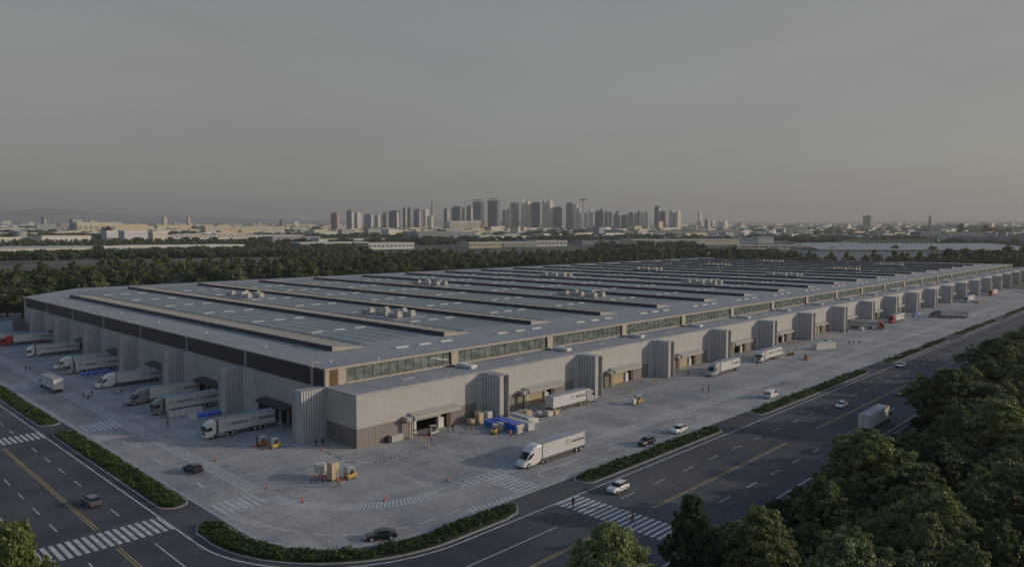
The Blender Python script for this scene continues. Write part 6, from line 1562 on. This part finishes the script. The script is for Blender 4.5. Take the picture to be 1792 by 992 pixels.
# ------------------------------------------------------------------ far buildings
def far_box(l, r, t, b, lit=0.5, base=None):
    """extent of an axis-aligned building seen between two directions; returns origin corner and sizes"""
    sp = l + (r - l) * (1 - lit)
    x, y, d = ground_at(sp, b); al = math.atan2(y, x)
    px2m = d / 1282.0 * 1.0
    w = (r - l) * px2m; hh = (b - t) * px2m * 1.0
    a = lit * w / max(0.35, math.sin(al)); c = (1 - lit) * w / max(0.35, math.cos(al))
    return x, y, tz(d) - 1.0, max(a, 6), max(c, 6), hh + 1, d
def face_box(l, r, t, b, depth):
    """building whose long side faces the viewer"""
    x, y, d = ground_at((l + r) / 2, b); w = (r - l) * d / 1282.0; hh = (b - t) * d / 1282.0
    return x, y, tz(d) - 1.0, w, depth, hh + 1, math.atan2(y, x) - PI / 2, d
SKY = [ # l, r, top, material, form, words
 (579.7, 594, 374, 'tw_brown', 'box', 'dark brown slab block standing alone left of the skyline'),
 (607, 619, 369, 'tw_grey', 'box', 'plain grey block, first of the skyline from the left'), (621, 633, 372, 'tw_pale', 'step', 'small block with a pale right side near the left end of the skyline'),
 (637.5, 654.5, 375, 'tw_grey', 'step', 'wide rounded grey block in the left skyline'), (656.5, 668.5, 376.5, 'tw_pale', 'box', 'low pale-sided block right of the rounded grey one'),
 (670, 679.5, 373, 'tw_grey', 'box', 'narrow grey block before the wide dark one in the left skyline'), (681, 700, 369.5, 'tw_glass', 'box', 'wide dark glass block with a lit right edge'),
 (705, 712, 365, 'tw_grey', 'box', 'left of the twin grey towers'), (713, 721, 363.5, 'tw_grey', 'step', 'right of the twin grey towers'),
 (724, 738, 367, 'tw_grey', 'box', 'squat ribbed grey tower right of the twins'), (740.5, 750, 367, 'tw_pale', 'box', 'cream block with two small roof huts'),
 (751, 761, 378, 'tw_pale', 'box', 'short cream block at the foot of the thin mast'), (777, 785, 366, 'tw_glass', 'box', 'narrow dark tower right of the thin mast'),
 (790, 812, 361, 'tw_glass', 'step', 'wide dark tower left of the tallest pair'), (812, 818, 363, 'tw_pale', 'box', 'slim pale slab touching the wide dark tower'), (818, 827, 360, 'tw_grey', 'box', 'grey tower tucked behind the left tall tower'),
 (826, 848, 349.5, 'tw_glass', 'crown', 'left of the two tallest dark glass towers, open crown on top'), (851.5, 877, 347.5, 'tw_glass', 'crown', 'right and largest of the two tallest glass towers'),
 (879, 887, 368, 'tw_grey', 'box', 'low grey tower right of the tallest pair'), (886, 901, 365, 'tw_pale', 'step', 'beige tower with a low dark cap'), (893, 908, 355, 'tw_grey', 'box', 'grey tower rising behind the beige capped one'),
 (911.5, 917.5, 347.5, 'tw_pale', 'wedge', 'very slim tower with a curved pointed top'), (918, 931, 352, 'tw_pale', 'step', 'tall beige tower right of the slim pointed one'), (931, 945, 354.5, 'tw_glass', 'box', 'greenish glass tower in front of the beige one'),
 (949, 957, 351, 'tw_pale', 'box', 'left half of the striped cream twin tower'), (957.5, 968, 350.5, 'tw_pale', 'step', 'right half of the striped cream twin tower'), (968, 983.5, 362, 'tw_glass', 'step', 'blue-grey tower right of the striped twin'),
 (990.5, 1006, 355, 'tw_grey', 'box', 'flat-topped grey tower standing apart'), (1006.5, 1011.5, 357, 'tw_pale', 'box', 'slim pale slab against the flat-topped grey tower'), (1012, 1017, 365, 'tw_pale', 'box', 'short pale slab left of the mushroom tower'),
 (1022, 1028, 373, 'tw_pale', 'box', 'faint short slab right of the mushroom tower'), (1030, 1037, 367, 'tw_pale', 'box', 'lone narrow pale tower right of the mushroom tower'), (1041, 1050, 369.5, 'tw_glass', 'box', 'blue-grey stepped block, lower half'), (1050, 1056, 366.5, 'tw_glass', 'box', 'blue-grey stepped block, taller half'),
 (1057.5, 1064.5, 370.5, 'tw_grey', 'box', 'first of two close grey slabs'), (1065.5, 1070.5, 371.5, 'tw_grey', 'box', 'second of two close grey slabs'), (1073, 1085, 369, 'tw_grey', 'wedge', 'grey tower with a slanting left side'),
 (1087, 1100, 376, 'tw_glass', 'step', 'low blue-green pair of blocks'), (1099.5, 1108.5, 372, 'tw_grey', 'box', 'hazy block behind the blue-green pair'), (1110, 1114.5, 374, 'tw_grey', 'box', 'thin hazy slab among the right-middle skyline'),
 (1115, 1119.5, 370, 'tw_grey', 'box', 'thin taller dark slab right of the hazy slab'), (1120.5, 1125, 373, 'tw_pale', 'box', 'thin pale slab right of the taller dark slab'), (1126.5, 1134, 372, 'tw_pale', 'box', 'beige pair-like slab ending the middle skyline'),
 (1145, 1155, 362, 'tw_glass', 'box', 'tallest dark tower of the right skyline'), (1155, 1164, 370, 'tw_glass', 'box', 'lower dark block against the tallest right tower'), (1150, 1160, 388, 'bd_yellow', 'box', 'small yellow block at the foot of the right dark tower'),
 (1171, 1181, 369, 'tw_pale', 'box', 'left of the two pale towers near the right end'), (1182, 1191, 369, 'tw_pale', 'step', 'right of the two pale towers near the right end'), (1221, 1227, 372, 'tw_pale', 'box', 'last lone slim tower of the skyline'),
 (1233, 1241, 386, 'tw_grey', 'box', 'low grey block with a mast right of the skyline'), (1243, 1251, 387, 'tw_pale', 'box', 'low cream block near the right masts'), (1257, 1263, 386, 'bd_cream', 'box', 'first of two small cream blocks right of the masts'), (1265, 1273, 386.5, 'bd_white', 'box', 'second of two small cream blocks right of the masts'),
 (284, 292, 382, 'tw_pale', 'box', 'small pale block on the left horizon'), (327, 333, 382, 'tw_pale', 'box', 'second small pale block on the left horizon'), (489, 496, 383, 'tw_grey', 'wedge', 'tiny pointed building on the middle left horizon'),
 (1512, 1528, 380, 'tw_grey', 'box', 'lone grey slab on the right horizon'), (72, 80, 384, 'tw_grey', 'box', 'tiny dark tower on the far left horizon'),
]
for i, (l, r, t, m_, form, words) in enumerate(SKY):
    b = 402.5 if 574 < l < 1240 else 399.5
    if form == 'crown': b = 401.5
    if l == 579.7: b = 405
    if m_ == 'bd_yellow': b = 404
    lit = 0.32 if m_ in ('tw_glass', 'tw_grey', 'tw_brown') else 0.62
    x, y, z, a, c, h, d = far_box(l, r, t, b, lit)
    mo = thing('skyscraper' if t < 376 else 'tower_block', words, 'building', (x, y, z), 0, 'towers of the distant skyline')
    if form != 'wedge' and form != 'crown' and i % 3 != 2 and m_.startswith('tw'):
        put('painted_lit_side', MB().box(a * 0.08, a * 0.97, -2.0, -0.05, 0, h * 0.92).mesh('painted_lit_side', M['tw_pale' if m_ != 'tw_brown' else 'tw_brown_lit']), mo)  # pale sheet puts the sunlit side into the tower's colour
    if form == 'box':
        put('tower_body', MB().box(0, a, 0, c, 0, h).mesh('tower_body', M[m_]), mo); put('roof_hut', MB().box(a * 0.3, a * 0.7, c * 0.3, c * 0.7, h, h + 5).mesh('roof_hut', M['tw_grey']), mo)
    elif form == 'step':
        put('tower_body', MB().box(0, a, 0, c, 0, h * 0.93).mesh('tower_body', M[m_]), mo); put('top_storeys', MB().box(a * 0.15, a * 0.85, c * 0.15, c * 0.85, h * 0.93, h).mesh('top_storeys', M[m_]), mo)
    elif form == 'wedge':
        bb = MB(); bb.loft([[(0, 0, 0), (a, 0, 0), (a, c, 0), (0, c, 0)], [(0, 0, h * 0.72), (a, 0, h * 0.72), (a, c, h * 0.72), (0, c, h * 0.72)], [(a * 0.2, 0, h * 0.9), (a, 0, h * 0.92), (a, c * 0.6, h * 0.92), (a * 0.2, c * 0.6, h * 0.9)], [(a * 0.5, 0, h * 0.99), (a, 0, h), (a, c * 0.4, h), (a * 0.5, c * 0.4, h * 0.99)]])
        put('tower_body', bb.mesh('tower_body', M[m_]), mo)
    else:
        ch_ = min(a, c) * 0.2; poly = [(ch_, 0), (a - ch_, 0), (a, ch_), (a, c - ch_), (a - ch_, c), (ch_, c), (0, c - ch_), (0, ch_)]
        put('tower_body', MB().prism(poly, 0, h * 0.93).mesh('tower_body', M[m_]), mo)
        cr = MB()
        for p1, p2 in zip(poly, poly[1:] + poly[:1]): cr.cyl((*p1, h * 0.93), (p1[0] * 0.9 + a * 0.05, p1[1] * 0.9 + c * 0.05, h * 0.99), 2.0, 4); cr.cyl((p1[0] * 0.9 + a * 0.05, p1[1] * 0.9 + c * 0.05, h * 0.99), (p2[0] * 0.9 + a * 0.05, p2[1] * 0.9 + c * 0.05, h * 0.99), 2.4, 4)
        put('roof_crown', cr.mesh('roof_crown', M['tw_grey']), mo)
# masts and the mushroom tower
def mast(px, t, b, w, words, kind='mast'):
    x, y, d = ground_at(px, b); h = (b - t) * d / 1282.0; r = w * d / 1282.0 / 2
    mo = thing('mast' if kind != 'mushroom' else 'observation_tower', words, 'mast' if kind == 'mast' else 'tower', (x, y, tz(d)), 0)
    if kind == 'mushroom':
        put('shaft', MB().cyl((-r * 0.5, 0, 0), (-r * 0.4, 0, h), r * 0.55, 8).cyl((r * 1.1, 0, 0), (r * 1.1, 0, h), r * 0.2, 6).mesh('shaft', M['tw_pale']), mo)
        put('platform', MB().cyl((0, 0, h), (0, 0, h + 6), r * 3.0, 14, r2=r * 3.6).mesh('platform', M['tw_grey']), mo)
    elif kind == 'chimney':
        put('shaft', MB().cyl((0, 0, 0), (0, 0, h), r * 1.2, 8, r2=r * 0.8).mesh('shaft', M['tw_pale']), mo); put('spine', MB().box(-r * 1.9, -r * 1.1, -r, r, h * 0.15, h * 0.97).mesh('spine', M['tw_grey']), mo)
    else:
        bb = MB()
        for q in range(4):
            a = R(45 + 90 * q); bb.cyl((r * 2.2 * math.cos(a), r * 2.2 * math.sin(a), 0), (r * 0.4 * math.cos(a), r * 0.4 * math.sin(a), h * 0.9), r * 0.35, 4)
            for s_ in range(8): z1 = h * 0.11 * s_; k1 = 2.2 - 1.8 * z1 / h; a2 = R(135 + 90 * q); bb.cyl((r * k1 * math.cos(a), r * k1 * math.sin(a), z1), (r * (k1 - 0.2) * math.cos(a2), r * (k1 - 0.2) * math.sin(a2), z1 + h * 0.11), r * 0.2, 3)
        bb.cyl((0, 0, h * 0.85), (0, 0, h), r * 0.3, 4)
        put('lattice', bb.mesh('lattice', M['tw_grey']), mo)
        pl = MB()
        for s_ in (0.55, 0.75, 0.88): pl.cyl((0, 0, h * s_), (0, 0, h * s_ + h * 0.03), r * 1.4, 8)
        put('antenna_platform', pl.mesh('antenna_platform', M['tw_grey']), mo)
mast(758.3, 352, 402, 3.2, 'thin pale chimney-like mast rising from the left skyline', 'chimney')
mast(1021, 351, 402, 4.4, 'mushroom-topped tower with a flat disc in the middle skyline', 'mushroom')
mast(1626.5, 381, 412, 3.4, 'dark lattice mast on the right beside the blue-white building')
mast(1235, 377, 402, 1.2, 'thin mast right of the last skyline tower')
# individual lower buildings: (l, r, top, base, wall, roof, depth m, words, windows)
LOW = [
 (-20, 143, 434.5, 450, 'bd_cream', 'bd_bluegrey', 90, 'long low cream hall with a shallow roof at the left edge, above the wood', 1),
 (208, 420, 430.5, 443, 'bd_cream', 'bd_white', 110, 'long low hall with a pale roof deep in the left wood', 1),
 (0, 62, 418, 432, 'bd_cream', 'bd_white', 50, 'cream terrace building at the left edge beside the round tank', 1),
 (85, 150, 415, 432, 'bd_white', 'bd_cream', 60, 'white flat-roofed block right of the round tank', 1),
 (190, 212, 406, 423, 'bd_win', 'bd_white', 30, 'left white office block with a grid of windows', 0), (222, 259, 406, 424, 'bd_win', 'bd_white', 30, 'right and larger white office block with a grid of windows', 0),
 (130, 143, 388, 409, 'bd_grey', 'bd_grey', 30, 'dark grey end block left of the yellow hall', 0), (143, 198, 392, 409, 'bd_yellow', 'bd_cream', 60, 'large yellow hall with a dark doorway on the left', 1),
 (204, 254, 394, 407, 'bd_yellow', 'bd_cream', 40, 'second yellow hall right of the large one', 0), (270, 292, 407, 426, 'bd_cream', 'bd_white', 25, 'small cream house between the office blocks and the wood', 0), (280, 331, 395, 404, 'bd_yellow', 'bd_yellow', 40, 'plain yellow slab left of the long brick-coloured row', 0),
 (362, 412, 397, 409, 'bd_strip', 'bd_cream', 40, 'left half of the long brick-coloured row', 0), (414, 497, 397, 408.5, 'bd_strip', 'bd_cream', 45, 'right half of the long brick-coloured row with a roof hut', 0),
 (512, 543, 398, 405, 'bd_cream', 'bd_cream', 30, 'short cream hall right of the brick-coloured row', 0), (300, 540, 411, 418, 'bd_white', 'bd_grey', 80, 'very long white low shed above the wood', 1),
 (480, 560, 414, 424, 'bd_bluegrey', 'bd_grey', 60, 'blue-grey shed right above the wood', 0), (552, 655, 404.5, 413, 'bd_white', 'bd_cream', 90, 'long white hall below the brown slab block', 0),
 (528, 645, 424, 434.5, 'bd_grey', 'bd_white', 70, 'low pavilion with a wide pale roof and grey shade strip', 1), (645, 726, 425, 436, 'bd_white', 'bd_white', 70, 'white hall right of the wide pale roof', 1),
 (560, 680, 417, 424, 'bd_white', 'bd_grey', 50, 'white row with yellow bushes in front', 0), (718, 785, 387, 400, 'bd_grey', 'bd_bluegrey', 80, 'wide grey terraced office below the cream blocks', 1),
 (786, 823, 387, 404, 'bd_strip', 'bd_white', 60, 'terraced office with red-brown window bands', 0), (823, 842, 386, 403, 'bd_strip', 'bd_white', 50, 'narrow terraced wing touching the red-brown one', 0), (838, 861, 387, 401, 'bd_yellow', 'bd_yellow', 40, 'plain yellow-beige cube under the tallest towers', 0),
 (861, 935, 388, 398, 'bd_blue', 'bd_blue', 90, 'long dark blue hall under the tallest towers', 0), (730, 835, 405, 418, 'bd_bluegrey', 'bd_grey', 120, 'large blue-grey shed in the middle distance', 1),
 (836, 925, 404, 411, 'bd_white', 'bd_cream', 60, 'pale long shed below the dark blue hall', 1), (838, 924, 412, 420, 'bd_white', 'bd_white', 60, 'bright white shed below the pale long one', 0),
 (820, 880, 424, 434, 'bd_yellow', 'bd_white', 60, 'low yellow-fronted hall at the wood edge', 1), (880, 940, 424, 432, 'bd_grey', 'bd_white', 60, 'greenish hall right of the low yellow-fronted one', 1), (938, 994, 421, 431, 'bd_white', 'bd_white', 60, 'white gable-like shed above the middle wood', 1),
 (1022, 1092, 402, 411, 'bd_blue', 'bd_blue', 70, 'dark blue shed right of the middle', 0), (1093, 1150, 405, 413, 'bd_bluegrey', 'bd_bluegrey', 60, 'light blue shed right of the dark blue one', 0), (1150, 1300, 403, 412, 'bd_cream', 'bd_grey', 80, 'very long cream shed with a dark eave', 1),
 (1110, 1295, 419, 429, 'bd_cream', 'bd_white', 80, 'long pale shed just above the far roof edge', 0), (1018, 1110, 421, 428, 'bd_bluegrey', 'bd_grey', 60, 'grey shed left of the long pale one', 0), (1294, 1320, 417, 427, 'bd_bluegrey', 'bd_grey', 40, 'small blue-grey unit between sheds', 0),
 (1328, 1353, 415, 426, 'bd_white', 'bd_white', 40, 'small white unit with an arched top', 0), (1382, 1396, 399, 413, 'bd_cream', 'bd_cream', 30, 'left half of the cream block pair', 0), (1396, 1412, 397, 413.5, 'bd_cream', 'bd_white', 30, 'right and taller half of the cream block pair', 0),
 (1294, 1394, 429, 446, 'bd_frame', 'bd_white', 26, 'open white-framed deck building just beyond the far roof edge', 2), (1394, 1455, 426, 440, 'bd_brick', 'bd_brick', 40, 'brick-coloured open deck building right of the white-framed one', 2), (1444, 1500, 425, 437, 'bd_frame', 'bd_white', 40, 'second open white-framed deck building', 2),
 (1500, 1622, 420.5, 430, 'bd_cream', 'bd_brick', 40, 'long reddish and cream row behind the grey shed', 1),
 (1476, 1800, 434, 459, 'bd_white', 'bd_grey', 130, 'huge grey shed with a pale flat roof at the right edge', 3), (1604, 1622, 408, 420, 'bd_bluegrey', 'bd_blue', 30, 'blue-white square building by the lattice mast', 0), (1630, 1668, 409, 421.5, 'bd_white', 'bd_white', 40, 'white house with a row of dark windows', 1),
 (1668, 1712, 409, 424, 'bd_white', 'bd_cream', 50, 'white low building with a small roof spire', 0), (1712, 1800, 415, 426, 'bd_bluegrey', 'bd_grey', 80, 'grey-blue roofed hall at the right edge', 0), (1500, 1600, 412, 417, 'bd_cream', 'bd_white', 40, 'thin pale row on the right', 0),
]
M['bd_frame'] = M['bd_cream']; M['bd_deck'] = mat('deck_shade', (0.30, 0.23, 0.17), 0.8); M['bd_brick'] = mat('far_brick', (0.34, 0.20, 0.15), 0.7, var=0.1, scale=0.1)
for (l, r, t, b, mw, mr_, dep, words, win) in LOW:
    x, y, z, w, dp, h, az, d = face_box(l, r, t, b, dep)
    w *= 1.06; az += R(26)
    mo = thing('far_building', words, 'building', (x, y, z), az, None)
    if win == 3:
        put('wall', MB().box(-w / 2, w / 2, 0, dp, 0, h * 0.72).mesh('wall', M[mw]), mo)
        pj = MB().box(0.3, w / 28 - 0.3, -0.35, 0.0, 1, h * 0.7).mesh('wall_panel', M[mw])
        for i in range(28): put('wall_panel', pj, mo, (-w / 2 + i * w / 28, 0, 0))
        put('eave', MB().box(-w / 2 - 1, w / 2 + 1, -1.5, dp, h * 0.72, h * 0.76).mesh('eave', M['tw_grey']), mo)
        put('roof', MB().loft([[(-w / 2, 0, h * 0.76), (w / 2, 0, h * 0.76)], [(-w / 2 + 8, dp, h + 1.5), (w / 2 - 8, dp, h + 1.5)]], closed=False, caps=False).mesh('roof', M[mr_]), mo)
    elif win == 2:
        nf = 3
        put('core', MB().box(-w / 2 + 3, w / 2 - 3, 1.6, dp, 0, h * 0.93).mesh('core', M[mr_ if mr_ != 'bd_white' else 'bd_deck']), mo)
        pf = MB().box(-w / 2, w / 2, 0, 1.59, 0, h * 0.15).mesh('floor_band', M['truck_white'])
        for q in range(nf + 1): put('floor_band', pf, mo, (0, 0, h * 0.84 * q / nf))
        pc = MB().box(-1.0, 1.0, -0.3, 1.2, 0, h).mesh('column', M['bd_white'])
        for q in range(7): put('column', pc, mo, (-w / 2 + 1 + (w - 2) * q / 6.0, 0, 0))
    else:
        put('wall', MB().box(-w / 2, w / 2, 0, dp, 0, h * 0.86).mesh('wall', M[mw]), mo)
        put('roof', MB().box(-w / 2 - 1, w / 2 + 1, -1.2, dp + 1, h * 0.86, h).mesh('roof', M[mr_]), mo)
        if win == 1:
            nw = int(max(3, (r - l) / 7)); pwn = MB().box(0.12 * w / nw, 0.8 * w / nw, -0.25, 0.05, h * 0.35, h * 0.7).mesh('window', M['tw_grey'])
            for q in range(nw): put('window', pwn, mo, (-w / 2 + q * w / nw, 0, 0))
# round tank
x, y, d = ground_at(36, 425)
mo = thing('storage_tank', 'round pale storage tank at the far left', 'tank', (x, y, tz(d)), 0)
put('tank_body', MB().cyl((0, 0, 0), (0, 0, 17 * d / 1282.0), 8.5 * d / 1282.0, 20).mesh('tank_body', M['bd_grey']), mo); put('tank_roof', MB().cyl((0, 0, 17 * d / 1282.0), (0, 0, 18.5 * d / 1282.0), 8.7 * d / 1282.0, 20, r2=1.0).mesh('tank_roof', M['bd_white']), mo)
# scattered sheds of the far outskirts
names = {'bd_white': 'white', 'bd_cream': 'cream', 'bd_grey': 'grey', 'bd_bluegrey': 'blue-grey', 'bd_yellow': 'yellow'}
rg2 = random.Random(11); scatter = MB(); ns = 0
mats_s = ['bd_white', 'bd_cream', 'bd_grey', 'bd_bluegrey', 'bd_yellow', 'tw_pale']
for i in range(1050):
    u = rg2.random(); d = 2500 * (9500 / 2500.0) ** (u ** 0.8); a = TH + rg2.uniform(-R(38), R(38)); x, y = d * math.cos(a), d * math.sin(a)
    w = rg2.uniform(16, 95) * (1 + d / 6000); dp = rg2.uniform(12, 35) * (1 + d / 7000); h = rg2.uniform(5, 11) * (1 + d / 7000)
    if rg2.random() < 0.07: h *= 2.2; w *= 0.5
    if i < 90:
        d = rg2.uniform(2300, 3900); x, y = d * math.cos(a), d * math.sin(a); m_ = rg2.choice(mats_s[:4]); h = rg2.uniform(6, 10); w = rg2.uniform(40, 130); dp = rg2.uniform(25, 60)
        side = 'left' if a > TH + R(12) else ('right' if a < TH - R(12) else 'middle')
        mo = thing('far_shed', f'small {names[m_]} shed among the {side} outskirts before the skyline', 'building', (x, y, tz(d) - 0.5), rg2.choice([0, a - PI / 2]), f'{names[m_]} sheds of the {side} outskirts')
        put('wall', MB().box(-w / 2, w / 2, -dp / 2, dp / 2, 0, h).mesh('wall', M[m_]), mo); put('roof', MB().loft([[(-w / 2 - 0.5, -dp / 2 - 0.5, h), (w / 2 + 0.5, -dp / 2 - 0.5, h)], [(-w / 2 - 0.5, 0, h + 2.2), (w / 2 + 0.5, 0, h + 2.2)], [(-w / 2 - 0.5, dp / 2 + 0.5, h), (w / 2 + 0.5, dp / 2 + 0.5, h)]], closed=False, caps=False).mesh('roof', M[rg2.choice(['bd_white', 'bd_grey', 'bd_cream'])]), mo)
    else: scatter.box(x - w / 2, x + w / 2, y - dp / 2, y + dp / 2, tz(d) - 1, tz(d) + h, rg2.randrange(6))
stuff('far_town', scatter.mesh('far_town', [M[q] for q in mats_s]))
# single dark trees on the right horizon and before the grey shed
for (px, b, hpx, wpx, lab) in [(1681, 412, 23, 17, 'round dark tree standing out on the right horizon'), (1725, 412, 20, 24, 'wide dark tree right of the round one on the horizon'), (190, 409, 16, 18, 'round tree in front of the large yellow hall'), (1567, 457, 17, 20, 'single round tree in front of the huge grey shed'), (1455, 457, 16, 30, 'bush-like tree at the left end of the huge grey shed'),
                               (1520, 458, 13, 26, 'ragged tree left of the single round one'), (1600, 458, 13, 22, 'low tree right of the single round one'), (1630, 458, 17, 26, 'tall tree starting the dark row before the grey shed'), (1660, 459, 15, 28, 'second tree of the dark row before the grey shed'), (1690, 459, 14, 28, 'third tree of the dark row before the grey shed'),
                               (1718, 460, 14, 26, 'fourth tree of the dark row before the grey shed'), (1745, 462, 14, 28, 'fifth tree of the dark row before the grey shed'), (1765, 464, 20, 30, 'tall dark tree near the far end of the roof'), (1790, 468, 22, 30, 'dark tree cut by the right edge beyond the roof'), (1300, 452, 9, 22, 'low tree left of the open white-framed deck building'),
                               (1335, 452, 9, 18, 'low tree before the open white-framed deck building'), (1385, 454, 10, 34, 'bushy tree right of the white-framed deck building'), (1425, 455, 12, 30, 'bushy tree before the brick-coloured deck building'), (1260, 450, 9, 30, 'low tree at the right end of the wood')]:
    x, y, d = ground_at(px, b); kk = 1.5 if b > 440 else 0.8; tree(lab, x, y, rnd.randrange(3), hpx * kk * d / 1282.0, wpx * min(1.2, kk * 1.1) * d / 2564.0, rnd.uniform(0, 6), None, bank=MID, z=tz(d), name='far_tree')

# ------------------------------------------------------------------ air
hz = bpy.data.materials.new('haze'); hz.use_nodes = True
n = hz.node_tree.nodes; n.clear()
ho = n.new('ShaderNodeOutputMaterial'); pv = n.new('ShaderNodeVolumePrincipled')
pv.inputs['Color'].default_value = (0.81, 0.795, 0.78, 1); pv.inputs['Density'].default_value = 0.000085; pv.inputs['Anisotropy'].default_value = 0.2
hz.node_tree.links.new(pv.outputs[0], ho.inputs['Volume'])
hb = MB().box(-24000, 24000, -24000, 24000, -2.0, 720.0).mesh('haze', hz)
stuff('haze', hb)
